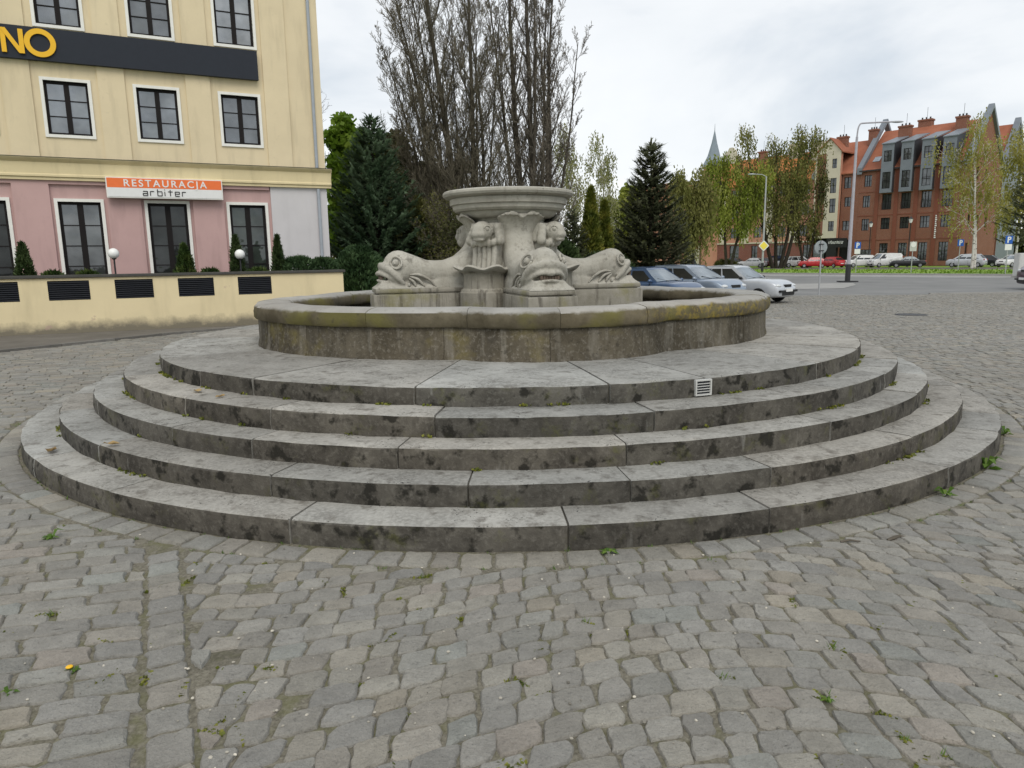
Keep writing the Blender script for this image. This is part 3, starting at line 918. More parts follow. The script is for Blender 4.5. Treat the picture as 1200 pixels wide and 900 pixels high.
mat_teeth = plain('dark_teeth_stone', (.12, .09, .07), .9)  # teeth darker and browner than the rest of the carving
fish_root = None
for k in range(4):
    if fish_root is None:
        body = MB()
        for q in (FISH['body'], FISH['tail']):
            b0 = len(body.v)
            body.v += q.v; body.t += q.t; body.mi += q.mi
            body.f += [[i + b0 for i in f] for f in q.f]
        fo = carve(body, 'carved_fish', CARVED, fountain, .0135, 4)
        fish_detail(fo)
        fish_root = fo
    else:
        fo = fish_root.copy(); COL.objects.link(fo); fo.parent = fountain
        for ch in fish_root.children:
            c2 = ch.copy(); COL.objects.link(c2); c2.parent = fo
    fo.rotation_euler = (0, 0, FA + k * PI / 2)
    pl = MB()
    pl.box(.42, 1.70, -.27, .27, .75, 1.232); pl.box(.42, 1.675, -.258, .258, 1.246, 1.296); pl.box(.44, 1.64, -.24, .24, 1.22, 1.25)
    po = pl.build('plinth', PLINTH, fountain); po.rotation_euler = (0, 0, FA + k * PI / 2)
    bake(po, ('BEVEL', dict(width=.014, segments=2))); shade(po, 40)
    # corner niche between two fish: half-round pedestal, shell, fluted panel, little fish head
    ca = FA + PI/4 + k * PI/2
    pd = MB(); pd.lathe([(.30, .75), (.30, 1.24), (.29, 1.25), (.285, 1.27), (.255, 1.29), (.25, 1.44), (.27, 1.475), (.30, 1.485)], 28, (.58, 0, 0))
    po = pd.build('corner_pedestal', PLINTH, fountain, 40); po.rotation_euler = (0, 0, ca)
    sh = MB()
    sh.lathe([(.22, 1.44), (.30, 1.475), (.345, 1.505), (.36, 1.525), (.345, 1.545), (.30, 1.54), (.18, 1.50), (.0, 1.50)], 72, (.56, 0, 0),
             wave=lambda t, r, z: (.085 * math.cos(7 * t) if r > .25 else 0))
    for i, v in enumerate(sh.v):
        x, y, z = v; t = math.atan2(y, x - .56); r = math.hypot(y, x - .56)
        if r > .22: sh.v[i] = (x, y, z + .02 * math.cos(7 * t) * min(1, (r - .2) / .12))
    so = sh.build('shell', CARVED, fountain, 60); so.rotation_euler = (0, 0, ca)
    fl = MB()
    for q in range(5):
        y = -.13 + .065 * q
        fl.tube([(.60, y, 1.50), (.565, y, 1.68), (.56, y, 1.84)], .034, 10)
    fl.box(.40, .565, -.16, .16, 1.5, 1.86)
    fo2 = fl.build('fluted_panel', CARVED, fountain, 50); fo2.rotation_euler = (0, 0, ca)
    hd = MB()
    hd.box(.38, .55, -.20, .20, 1.82, 2.04)
    hd.ellipsoid((.62, 0, 1.94), (.135, .125, .120)); hd.ellipsoid((.71, 0, 1.905), (.065, .09, .055)); hd.ellipsoid((.70, 0, 1.845), (.055, .075, .025))
    for s in (-1, 1):
        for q in range(3): hd.ellipsoid((.54 + .01*q, s*(.15 + .03*q), 1.97 - .065*q), (.06, .05, .06))
    for q in range(6): hd.ellipsoid((.60, -.14 + .056*q, 1.80 + .014*(q % 2)), (.045, .032, .045))
    ho = carve(hd, 'spout_head', CARVED, fountain, .012, 3); ho.rotation_euler = (0, 0, ca)
    for s in (-1, 1):
        e = MB(); e.ellipsoid((.675, s*.100, 1.965), (.026, .022, .026)); ring = [(.672 + .038*math.cos(t), s*(.102 - .02*math.cos(t)), 1.965 + .038*math.sin(t)) for t in [2*PI*q/14 for q in range(15)]]
        e.tube(ring, .008, 6)
        e.build('eye', CARVED, ho, 180)
cr = MB(); cr.lathe([(.50, .75), (.50, 1.5), (.46, 1.6), (.43, 2.0), (.44, 2.12)], 40)
cr.build('core', CARVED, fountain, 40)
bw = MB()
bw.lathe([(0, 2.04), (.38, 2.04), (.42, 2.055), (.445, 2.085), (.45, 2.10), (.515, 2.104), (.565, 2.13), (.59, 2.165), (.594, 2.182), (.648, 2.187), (.675, 2.212), (.684, 2.248), (.684, 2.258), (.712, 2.264), (.718, 2.328), (.706, 2.338), (.745, 2.344), (.785, 2.360), (.80, 2.385), (.797, 2.408), (.78, 2.422), (.74, 2.428), (.69, 2.415), (.65, 2.38), (0, 2.3)], 96)
bw.build('bowl', BOWL, fountain, 28)
# ventilation grille let into the top riser
vg = MB()
ph = math.atan2(5.28 - FC.y, (820 - 600) / FPX * 5.4 - FC.x)
w = .072; VR = RAD[4] + .004
for (y0, y1, z0, z1) in ((-w, w, .592, .604), (-w, w, .702, .714), (-w, -w + .012, .604, .702), (w - .012, w, .604, .702)): vg.box(VR - .005, VR + .022, y0, y1, z0, z1, 0)
for k in range(4): vg.box(VR + .009, VR + .018, -w+.012, w-.012, .619 + .020*k, .6245 + .020*k, 0)
vg.box(VR - .01, VR + .008, -w+.012, w-.012, .604, .702, 1)
vo = vg.build('vent_grille', [plain('dull_white_metal', (.50, .50, .48), .5, .1), LOUVRE], fountain); vo.rotation_euler = (0, 0, ph)
# ------------------------------------------------------------------ building helpers (local frame: x along the facade, y into the house, z up)
def wall_open(mb, x0, x1, z0, z1, ops, y=0.0, depth=.18, m=0, mr=None):
    """wall skin with real openings and reveals; ops = [(x0,x1,z0,z1)]"""
    xs = sorted({x0, x1, *[o[0] for o in ops], *[o[1] for o in ops]}); zs = sorted({z0, z1, *[o[2] for o in ops], *[o[3] for o in ops]})
    xs = [x for x in xs if x0 <= x <= x1]; zs = [z for z in zs if z0 <= z <= z1]
    for a, b in zip(xs, xs[1:]):
        for c, d in zip(zs, zs[1:]):
            cx, cz = (a+b)/2, (c+d)/2
            if any(o[0] < cx < o[1] and o[2] < cz < o[3] for o in ops): continue
            mb.poly([(a, y, c), (b, y, c), (b, y, d), (a, y, d)], m)
    mr = m if mr is None else mr
    for a, b, c, d in ops:
        y2 = y + depth
        mb.poly([(a, y, c), (a, y, d), (a, y2, d), (a, y2, c)], mr); mb.poly([(b, y, c), (b, y2, c), (b, y2, d), (b, y, d)], mr)
        mb.poly([(a, y, d), (b, y, d), (b, y2, d), (a, y2, d)], mr); mb.poly([(a, y, c), (a, y2, c), (b, y2, c), (b, y, c)], mr)

def window(parent, x0, x1, z0, z1, y, frame, pane, cols=2, rows_=3, fw_=.07, bar=.03, trim=None, tw=.08, sill=None, ty=None, mid=None, loc=None):
    """casement: frame (part) with pane, trim and sill as its pieces; y = plane of the glass"""
    mb = MB()
    mb.box(x0, x0+fw_, y-.07, y, z0, z1); mb.box(x1-fw_, x1, y-.07, y, z0, z1)
    mb.box(x0+fw_, x1-fw_, y-.07, y, z0, z0+fw_); mb.box(x0+fw_, x1-fw_, y-.07, y, z1-fw_, z1)
    ix0, ix1, iz0, iz1 = x0+fw_, x1-fw_, z0+fw_, z1-fw_
    for k in range(1, cols):
        xc = ix0 + (ix1-ix0)*k/cols
        ww = (mid or fw_) if cols == 2 else bar
        mb.box(xc-ww, xc+ww, y-.075, y-.002, iz0, iz1)
    for k in range(1, rows_):
        zc = iz0 + (iz1-iz0)*k/rows_
        mb.box(ix0, ix1, y-.062, y-.004, zc-bar/2, zc+bar/2)
    f = mb.build('window', frame, parent)
    p = MB(); p.box(ix0, ix1, y-.03, y-.012, iz0, iz1)
    p.build('pane', pane, f)
    if trim:
        t = MB(); a = ty if ty is not None else y - .2
        t.box(x0-tw, x0, a-.03, y-.071, z0-(0 if sill else tw), z1+tw); t.box(x1, x1+tw, a-.03, y-.071, z0-(0 if sill else tw), z1+tw)
        t.box(x0, x1, a-.03, y-.071, z1, z1+tw)
        if not sill: t.box(x0, x1, a-.03, y-.071, z0-tw, z0)
        t.build('trim', trim, f)
    if sill:
        s = MB(); a = ty if ty is not None else y - .2
        s.box(x0-tw-.03, x1+tw+.03, a-.07, y-.071, z0-.06, z0-.002); s.build('sill', sill, f)
    return f

# ------------------------------------------------------------------ yellow restaurant house on the left
TH = R(26.2)
TB = Vector((-12.34, 17.16, -.06))
td = Vector((math.cos(TH), math.sin(TH), 0)); tn = Vector((-math.sin(TH), math.cos(TH), 0))
HOUSE = thing('restaurant_building', 'tall cream plastered building with a pink ground floor and dark casement windows', 'building', TB + tn * 3.3, TH)
XL, XR = -5.2, 8.74
PITCH = 2.265
wx = [1.735 + PITCH * k for k in (-3, -2, -1, 0, 1, 2)]
ops_g, ops_u = [], []
for x in wx:
    if x - .6 < XL: continue
    ops_g.append((x-.53, x+.53, 1.0, 3.46))
    for z0, z1 in ((5.27, 6.69), (8.13, 9.58), (11.0, 12.4)): ops_u.append((x-.53, x+.53, z0, z1))
mb = MB()
wall_open(mb, XL, XR, 4.03, 13.6, ops_u, 0, .2, 0)
wall_open(mb, XL, 6.98, 0, 4.03, ops_g, .06, .2, 1)
mb.poly([(6.98, 0, 0), (XR, 0, 0), (XR, 0, 4.03), (6.98, 0, 4.03)], 2)
mb.poly([(6.98, .06, 0), (6.98, 0, 0), (6.98, 0, 4.03), (6.98, .06, 4.03)], 2)
mb.poly([(XR, 0, 4.03), (XR, 0, 13.6), (XR, 12, 13.6), (XR, 12, 4.03)], 0)
mb.poly([(XR, 0, 0), (XR, 0, 4.03), (XR, 12, 4.03), (XR, 12, 0)], 2)
mb.poly([(XL, 0, 0), (XL, 12, 0), (XL, 12, 13.6), (XL, 0, 13.6)], 0)
mb.poly([(XL, 12, 0), (XR, 12, 0), (XR, 12, 13.6), (XL, 12, 13.6)], 0)
mb.poly([(XL, .4, 0), (XR-.02, .4, 0), (XR-.02, .4, 13.6), (XL, .4, 13.6)], 3)
mb.build('wall', [CREAM, PINK, WHITEW, plain('dark_interior', (.02, .02, .02), .9)], HOUSE)
for a, b in [(wx[i] + .79 - PITCH if i == 0 else wx[i-1] + .79, wx[i] - .80) for i in range(1, 6)] + [(7.0, 7.72)]:
    p = MB(); p.box(a, b, -.055, -.001, 4.66, 13.5); p.build('pilaster', CREAM, HOUSE)
for i in range(1, 6):
    a, b = wx[i-1] + .70, wx[i] - .69
    p = MB(); p.box(a, b, -.03, .058, 0, 3.93); p.build('pilaster', PINK, HOUSE)
p = MB(); p.box(XL, 6.94, -.03, .058, 3.93, 4.028); p.build('frieze', PINK, HOUSE)
c = MB()                                                            # moulded string course
prof = [(-.001, 4.03), (-.10, 4.03), (-.10, 4.10), (-.14, 4.12), (-.14, 4.17), (-.12, 4.20), (-.13, 4.50), (-.20, 4.56), (-.24, 4.60), (-.24, 4.63), (-.001, 4.655)]
c.prism([(XL, y, z) for y, z in prof], (XR + .14 - XL, 0, 0))
c.build('cornice', CREAM2, HOUSE)
c = MB(); c.prism([(XL, y, z) for y, z in ((-.001, 4.66), (-.262, 4.636), (-.262, 4.624), (-.246, 4.624), (-.244, 4.632), (-.001, 4.657))], (XR + .17 - XL, 0, 0)); c.build('flashing', COPING, HOUSE)
c = MB(); c.prism([(XR + .001, 0, 4.03), (XR + .14, 0, 4.17), (XR + .20, 0, 4.60), (XR + .20, 0, 4.63), (XR + .001, 0, 4.655)], (0, 12, 0)); c.build('cornice', CREAM2, HOUSE)
dp = MB(); dp.tube([(8.46, -.07, -.06), (8.46, -.07, 4.0)], .05, 10); dp.tube([(8.46, -.07, 4.66), (8.46, -.07, 13.5)], .05, 10)
dp.build('drainpipe', plain('zinc_pipe', (.33, .36, .40), .5, .1), HOUSE, 60)
for x in wx:
    if x - .6 < XL: continue
    window(HOUSE, x-.53, x+.53, 1.0, 3.46, .20, DARKF, rnd.choice((PANE_LO, PANE_LO2, PANE_LO3)), 2, 4, .075, .03, WTRIM, .085, None, .045)
    for z0, z1 in ((5.27, 6.69), (8.13, 9.58), (11.0, 12.4)):
        window(HOUSE, x-.53, x+.53, z0, z1, .15, DARKF, rnd.choice((PANE_UP, PANE_UP2, PANE_UP3)), 2, 3, .065, .025, WTRIM, .08, None, -.012)
r_ = MB(); r_.box(XL-.3, XR+.3, -.3, 12.3, 13.6, 13.8); r_.build('roof', COPING, HOUSE)

def letters(txt, size, mat, parent, loc, depth=.02, sx=1.0, space=1.0, rot=(R(90), 0, 0), name='lettering', align='CENTER', bold=0):
    cu = bpy.data.curves.new(name, 'FONT'); cu.body = txt; cu.size = size; cu.extrude = depth; cu.align_x = align
    cu.space_character = space; cu.offset = bold
    o = bpy.data.objects.new(name, cu); COL.objects.link(o)
    dg = bpy.context.evaluated_depsgraph_get(); dg.update()
    me = bpy.data.meshes.new_from_object(o.evaluated_get(dg))
    bpy.data.objects.remove(o)
    o = bpy.data.objects.new(name, me); COL.objects.link(o)
    me.materials.clear(); me.materials.append(mat)
    o.location = loc; o.rotation_euler = rot; o.scale = (sx, 1, 1); o.parent = parent
    return o

# dark fascia with big yellow letters
FA_ = thing('fascia_sign', 'long dark slate fascia board with big yellow letters NO across the cream facade', 'sign', HOUSE.matrix_basis @ Vector((6.84, 0, 7.15)), TH)
f = MB(); f.box(-12.0, 0, -.20, -.06, 0, .83); f.build('board', SLATE, FA_)
nx = -6.84 + .395
f = MB()
for pts in ([(0, .12), (.11, .12), (.11, .73), (0, .73)], [(.40, .12), (.51, .12), (.51, .73), (.40, .73)], [(0.0, .73), (.125, .73), (.51, .12), (.385, .12)]):
    f.prism([(nx+x, -.202 - .001*len(f.f), z) for x, z in pts], (0, -.05, 0))
f.build('letter', YELLOW, FA_)
f = MB(); ox, oz = nx + .88, .43; n = 48
o_ = [(ox + .365*math.cos(2*PI*k/n), oz + .36*math.sin(2*PI*k/n)) for k in range(n)]; i_ = [(ox + .235*math.cos(2*PI*k/n), oz + .23*math.sin(2*PI*k/n)) for k in range(n)]
ids = [[f.vert((x, y, z)) for x, z in q] for q, y in ((o_, -.252), (i_, -.252), (i_, -.202), (o_, -.202))]
for A, B in zip(ids, ids[1:] + ids[:1]):
    for k in range(n): f.face([A[k], A[(k+1) % n], B[(k+1) % n], B[k]])
f.build('letter', YELLOW, FA_)
# restaurant sign box
RS = thing('restaurant_sign', 'orange and white sign box reading RESTAURACJA arbiter above the ground floor windows', 'sign', HOUSE.matrix_basis @ Vector((2.46, 0, 3.575)), TH)
f = MB(); f.box(0, 3.09, -.30, -.142, 0, .575); f.build('casing', WTRIM, RS)
f = MB(); f.box(.03, 3.06, -.312, -.301, .285, .55); f.build('orange_field', ORANGE, RS)
f = MB(); f.box(.03, 3.06, -.311, -.301, .03, .283); f.build('white_field', WHITE, RS)
letters('RESTAURACJA', .275, WHITE, RS, (1.545, -.314, .325), .006, 1.0, 1.32, bold=.004)
f = MB()                                                            # thin rounded square letters
def stroke(x, pts): 
    for (a, b), (c2, d2) in zip(pts, pts[1:]): f.tube([(x+a, -.318, .075+b), (x+c2, -.318, .075+d2)], .0125, 5)
x = .93; s = .115; w = .115; hgt = .12
for ch in 'arbiter':
    if ch == 'a': stroke(x, [(0, hgt), (w, hgt), (w, 0), (0, 0), (0, hgt*.5), (w, hgt*.5)])
    if ch == 'r': stroke(x, [(0, 0), (0, hgt), (w*.85, hgt)])
    if ch == 'b': stroke(x, [(0, .185), (0, 0), (w, 0), (w, hgt), (0, hgt)])
    if ch == 'i': stroke(x, [(0, 0), (0, hgt)]); stroke(x, [(0, .165), (0, .185)])
    if ch == 't': stroke(x + .02, [(w*.35, .175), (w*.35, 0)]); stroke(x + .02, [(-.02, hgt), (w*.9, hgt)])
    if ch == 'e': stroke(x, [(w, 0), (0, 0), (0, hgt), (w, hgt), (w, hgt*.5), (0, hgt*.5)])
    x += .19 if ch != 'i' else .085
f.build('lettering', BLACK, RS)

# terrace in front of it
TERRACE = thing('terrace_wall', 'low cream terrace wall with dark coping and row of black louvred vents', 'wall', TB, TH)
XE = 8.36
vx = [(-2.5, -1.6), (-.95, .50), (1.1, 1.99), (2.55, 3.42), (4.01, 4.88), (5.49, 6.36)]
mb = MB()
wall_open(mb, XL, XE, -.1, 1.375, [(a, b, .83, 1.31) for a, b in vx], 0, .08, 0)
mb.poly([(XE, 0, -.1), (XE, 3.2, -.1), (XE, 3.2, 1.375), (XE, 0, 1.375)], 0)
mb.poly([(XL, .3, 1.2), (XE, .3, 1.2), (XE, 3.29, 1.2), (XL, 3.29, 1.2)], 1)
mb.poly([(XL, .3, 1.2), (XL, .3, 1.375), (XE, .3, 1.375), (XE, .3, 1.2)], 0)
mb.build('wall', [TERR, mat_concrete('planter_soil', (.035, .028, .02), (.07, .055, .04), 5)], TERRACE)
mb = MB(); mb.box(XL, XE + .06, -.06, .36, 1.376, 1.45); mb.box(XE - .30, XE + .06, .36, 3.2, 1.376, 1.45)
bake(mb.build('coping', COPING, TERRACE), ('BEVEL', dict(width=.01, segments=1)))
for a, b in vx:
    l = MB(); l.box(a, b, .06, .08, .83, 1.31)
    for k in range(9):
        z = .845 + .051 * k
        l.prism([(a, .055, z), (a, -.012, z + .005), (a, -.012, z + .014), (a, .055, z + .045)], (b - a, 0, 0))
    l.build('louvred_vent', LOUVRE, TERRACE)
# dirt-stained pavement and kerb beside the terrace
pw = [TB.xy + td.xy * t + tn.xy * .02 for t in (-5.2, 8.36)]
sheet('sidewalk', [KERBL[k] for k in range(len(KERBL))] + [(pw[1].x, pw[1].y), (pw[0].x, pw[0].y)], .02, SIDEW)
kb = MB()
for (xa, ya), (xb, yb) in zip(KERBL, KERBL[1:]):
    A, B = Vector((xa, ya)), Vector((xb, yb)); L = (B-A).length; m_ = max(2, int(L / .95))
    dd = (B-A).normalized(); pn = Vector((-dd.y, dd.x)) * .13
    for k in range(m_):
        p, q = A + dd * (L*k/m_ + .006), A + dd * (L*(k+1)/m_ - .006)
        h = .065 + jit(.008); t = rnd.uniform(.75, 1.15); kb.tint = (t, t, t)
        kb.prism([(v.x, v.y, g(v.y) - .05) for v in (p, q, q + pn, p + pn)], (0, 0, h + .03))
kb.build('kerb', plain('kerb_block', (.17, .16, .145), .9, .25, 4, bump=.4, tint=True), kind='structure')
# globe lamps on the terrace
for px, py, dd_, lb in ((133, 297, .75, 'white globe lamp on short dark post left of the restaurant sign'), (281, 298, .75, 'white globe lamp on short dark post in front of the rightmost pink floor window')):
    r = ray(px, py); k = ((TB.xy + tn.xy * dd_).dot(tn.xy)) / (r.x * tn.x + r.y * tn.y)
    P = Vector((r.x * k, r.y * k, EYE + r.z * k))
    gl = thing('globe_lamp', lb, 'lamp', (P.x, P.y, 1.14), 0, 'globe lamps on the terrace')
    h = P.z - 1.14
    m_ = MB(); m_.lathe([(.06, 0), (.06, .03), (.022, .05), (.02, h - .16), (.055, h - .14), (.06, h - .11)], 14); m_.build('post', DGREY, gl, 40)
    m_ = MB(); m_.ellipsoid((0, 0, h), (.135, .135, .135), n=24, k=14); m_.build('globe', GLOBE, gl, 180)

# ------------------------------------------------------------------ brick town houses across the road
BO = Vector((57.8, 110.0, -.18)); BA = R(-48.5)
bd = Vector((math.cos(BA), math.sin(BA), 0)); bn = Vector((-math.sin(BA), math.cos(BA), 0))
def bpos(x, y, z=0): return BO + bd * x + bn * y + Vector((0, 0, z))
def gable_roof(mb, x0, x1, y0, y1, ze, zr, over=.25, m=0, th=.18):
    yc = (y0 + y1) / 2
    for ya, s in ((y0 - over, 1), (y1 + over, -1)):
        k = (zr - ze) / (yc - y0); za = ze - over * k
        mb.prism([(x0, ya, za), (x1, ya, za), (x1, yc, zr), (x0, yc, zr)], (0, 0, th), m)
def fwin(parent, a, b, c, d, y, cols=3, rows_=2, frame=None, rail=False):
    f = window(parent, a, b, c, d, y, frame or DARKF, PANE_FAR, cols, rows_, .06, .04)
    if rail:
        r = MB(); r.box(a-.05, b+.05, y-.36, y-.32, c+.95, c+1.0)
        for k in range(9): q = a + (b-a)*k/8; r.box(q-.012, q+.012, y-.355, y-.325, c, c+.95)
        r.build('railing', DGREY, f)
def chimney(parent, x, y, z0, z1, w, d, mat=None):
    c = MB(); c.box(x-w/2, x+w/2, y-d/2, y+d/2, z0, z1-.25); c.box(x-w/2-.1, x+w/2+.1, y-d/2-.1, y+d/2+.1, z1-.25, z1)
    o = c.build('chimney', mat or BRICKC, parent)
    c = MB()
    for k in (-.3, 0, .3): c.tube([(x + k*w, y, z1), (x + k*w, y, z1 + .35)], .12, 8)
    c.tube([(x + .1, y, z1), (x + .1, y, z1 + 1.8)], .025, 4)
    c.build('flue', DGREY, o)

# C: the big brick house with four zinc dormer bays
HC = thing('brick_building', 'large red brick building with four zinc dormer bays and orange tiled roof', 'building', BO, BA)
x0, x1, y1, ze, zr = -5.3, 9.3, 16.0, 14.5, 20.9
dorm = [-1.1, 1.62, 4.4, 7.15]
ops = []
for x in dorm:
    ops += [(x-.62, x+.62, .7 if x > 3 else 1.45, 3.4), (x-.65, x+.65, 5.5, 7.2), (x-.68, x+.68, 8.4, 10.7)]
ops += [(-4.6, -3.5, 5.4, 7.15), (-4.65, -3.55, 8.9, 10.65), (-4.6, -3.5, 12.0, 13.7), (-4.9, -2.7, 0.3, 2.5)]
mb = MB()
wall_open(mb, x0, x1, 0, ze, ops, 0, .25, 0)
gops = [(2.2, 3.3, 5.5, 7.2), (6.0, 7.1, 5.5, 7.2), (10, 11.1, 5.5, 7.2), (2.2, 3.3, 8.9, 10.7), (6.0, 7.1, 8.9, 10.7), (10, 11.1, 8.9, 10.7), (4.2, 5.3, 12.2, 14), (8.2, 9.3, 12.2, 14), (7.4, 8.6, 16, 18), (2.2, 3.3, 1, 3.2), (6, 7.1, 1, 3.2)]
mg = MB(); wall_open(mg, 0, y1, 0, ze, [o for o in gops if o[3] < ze], 0, .25, 0)
b0 = len(mb.v)
for (a, b, c) in mg.v: mb.v.append((x1 - b, a, c)); mb.t.append((1, 1, 1))
mb.f += [[i + b0 for i in f] for f in mg.f]; mb.mi += mg.mi
mb.poly([(x1, 0, ze), (x1, y1, ze), (x1, y1/2, zr+1.4)], 0)
mb.poly([(x0, 0, 0), (x0, 0, ze), (x0, y1/2, zr), (x0, y1, ze), (x0, y1, 0)], 0)
mb.poly([(x0, y1, 0), (x0, y1, ze), (x1, y1, ze), (x1, y1, 0)], 0)
mb.poly([(x0, .5, 0), (x1-.5, .5, 0), (x1-.5, .5, ze), (x0, .5, ze)], 1); mb.poly([(x1-.5, .5, 0), (x1-.5, y1, 0), (x1-.5, y1, ze), (x1-.5, .5, ze)], 1)
mb.build('wall', [BRICKC, plain('dark_interior', (.02, .02, .02), .9)], HC)
for k, (a, b, c, d) in enumerate(ops):
    fwin(HC, a, b, c, d, .22, 3 if b - a < 2 else 4, 2, rail=(c == 8.4))
wg = thing  # (gable windows sit in the end wall)
for (a, b, c, d) in gops:
    if d > ze: continue
    m_ = MB(); yy = x1 - .2
    m_.box(yy-.02, yy+.04, a, a+.07, c, d); m_.box(yy-.02, yy+.04, b-.07, b, c, d); m_.box(yy-.02, yy+.04, a+.07, b-.07, c, c+.07); m_.box(yy-.02, yy+.04, a+.07, b-.07, d-.07, d)
    m_.box(yy-.02, yy+.035, (a+b)/2-.05, (a+b)/2+.05, c+.07, d-.07)
    f = m_.build('window', DARKF, HC)
    m_ = MB(); m_.box(yy-.015, yy, a+.07, b-.07, c+.07, d-.07); m_.build('pane', PANE_FAR, f)
m_ = MB()
for z in (3.85, 7.55, 11.1): m_.box(x0, x1, -.05, -.002, z, z+.12)
for x in [(a+b)/2 for a, b in zip(dorm, dorm[1:])] + [-2.55]:
    m_.box(x-.28, x+.28, -.09, -.052, 0, 14.2)
m_.build('brick_banding', plain('brown_brick_band', (.20, .07, .045), .9), HC)
m_ = MB(); gable_roof(m_, x0, x1 - .35, 0, y1, ze, zr, .35); rf = m_.build('roof', TILES, HC)
for x, w in ((-3.6, .5),):
    k = (zr - ze) / (y1/2); m_ = MB(); y = 1.3
    m_.prism([(x-w, y, ze + y*k + .19), (x+w, y, ze + y*k + .19), (x+w, y+1.0, ze + (y+1.0)*k + .19), (x-w, y+1.0, ze + (y+1.0)*k + .19)], (0, -.05, .06)); m_.build('skylight', WSCREEN, rf)
m_ = MB(); m_.box(x0, x1, -.42, -.30, 14.25, 14.45); m_.build('gutter', DGREY, HC)
m_ = MB()                                                           # zinc-capped gable parapets
for x in (x0 - .35, x1 - .35):
    for s in (0, 1):
        ya, yb = (-.4, y1/2) if s == 0 else (y1 + .4, y1/2)
        m_.prism([(x, ya, ze - .6), (x, yb, zr + 1.5), (x, yb, zr + 2.1), (x, ya, ze + .35)], (.75, 0, 0))
    m_.build('gable_parapet', ZINC, HC); m_ = MB()
for x in dorm:
    D = MB(); w = .85
    wall_open(D, x-w, x+w, 10.9, 17.9, [(x-.58, x+.58, 11.45, 13.85), (x-.55, x+.55, 15.35, 16.95)], -.8, .2, 0)
    D.box(x-w, x+w, -.799, 0, 10.85, 10.9, 0)
    D.poly([(x-w, -.8, 10.9), (x-w, -.8, 17.9), (x-w, 4.6, 19.2), (x-w, 0, 14.6), (x-w, 0, 10.9)], 1)
    D.poly([(x+w, -.8, 10.9), (x+w, 0, 10.9), (x+w, 0, 14.6), (x+w, 4.6, 19.2), (x+w, -.8, 17.9)], 1)
    D.poly([(x-w, -.5, 10.95), (x+w, -.5, 10.95), (x+w, -.5, 17.8), (x-w, -.5, 17.8)], 2)
    D.prism([(x-w-.1, -.95, 17.87), (x+w+.1, -.95, 17.87), (x+w+.1, 4.7, 19.4), (x-w-.1, 4.7, 19.4)], (0, 0, .14), 0)
    d_ = D.build('dormer', [ZINC, ZINCD, DARKF], HC)
    for (a, b, c, d) in ((x-.58, x+.58, 11.45, 13.85), (x-.55, x+.55, 15.35, 16.95)):
        m_ = MB(); y = -.62
        for q in (a, (a+b)/2 - .03, b - .07): m_.box(q, q+.07, y-.05, y, c, d)
        m_.box(a+.07, b-.07, y-.045, y-.005, c, c+.07); m_.box(a+.07, b-.07, y-.045, y-.005, d-.07, d); m_.box(a+.07, b-.07, y-.042, y-.006, (c+d)/2-.03, (c+d)/2+.03)
        if c < 12: m_.box(a, b, y-.24, y-.20, c+.95, c+1.0)
        m_.box(a+.06, b-.06, y-.02, y-.012, c+.06, d-.06, 1)
        m_.build('window', [DARKF, PANE_FAR], d_)
chimney(HC, -.9, 4.6, 17.6, 21.0, 1.7, 1.0); chimney(HC, .6, 8.4, 20, 22.1, 1.9, 1.1); chimney(HC, 6.3, 6.2, 18.6, 21.5, 1.5, 1.0)
m_ = MB()
for k in range(12): m_.box(5.86, 6.10 - .04 * (k % 3), -.16, -.10, 3.95 + .28*k, 4.14 + .28*k)
m_.build('vertical_lettering', WHITE, HC)
# B: brick infill with a cream gabled bay and a dark shop front
HB = thing('gabled_building', 'narrow brick building with a pale gabled bay and a dark shop front', 'building', BO, BA)
mb = MB()
recw = [(-7.6, -6.5, 5.55, 7.0), (-7.5, -6.5, 9.2, 10.65), (-7.7, -6.6, 12.0, 13.7)]
wall_open(mb, -8.0, -5.31, 0, 14.3, recw + [(-7.9, -6.4, .2, 4.1)], .0, .3, 0)
mb.poly([(-12.2, 12, 0), (-5.31, 12, 0), (-5.31, 12, 14.3), (-12.2, 12, 14.3)], 0); mb.poly([(-12.2, 0, 0), (-12.2, 12, 0), (-12.2, 12, 14.3), (-12.2, 0, 14.3)], 0)
mb.poly([(-12.2, .5, 0), (-5.31, .5, 0), (-5.31, .5, 14.3), (-12.2, .5, 14.3)], 1)
mb.build('wall', [BRICKC, plain('dark_interior', (.02, .02, .02), .9)], HB)
for o in recw: fwin(HB, *o, .25, 2, 2)
bay = MB(); Y = -.7
cw = [(-9.55, -8.6, 5.5, 7.05), (-9.55, -8.55, 8.35, 10.55), (-9.6, -8.6, 11.4, 13.7), (-9.45, -8.7, 15.2, 16.65)]
wall_open(bay, -10.4, -8.1, 4.4, 17.7, cw, Y, .25, 0)
bay.poly([(-12.1, Y, 17.5), (-8.1, Y, 17.7), (-9.9, Y, 19.7)], 0)
bw_ = [(-11.6, -11.2, 6.6, 7.2), (-11.6, -11.2, 9.9, 10.5), (-11.6, -11.2, 14.2, 14.8)]
bay.poly([(-12.1, Y, 4.4), (-11.85, Y, 4.4), (-11.85, Y, 17.5), (-12.1, Y, 17.5)], 0); bay.poly([(-11.85, Y, 4.4), (-10.4, Y, 4.4), (-10.4, Y, 4.8), (-11.85, Y, 4.8)], 0)
wall_open(bay, -11.85, -10.4, 4.8, 17.5, bw_, Y, .2, 1)
bay.poly([(-8.1, Y, 4.4), (-8.1, 0, 4.4), (-8.1, 0, 17.7), (-8.1, Y, 17.7)], 2); bay.poly([(-12.1, Y, 4.4), (-12.1, Y, 17.5), (-12.1, 0, 17.5), (-12.1, 0, 4.4)], 1)
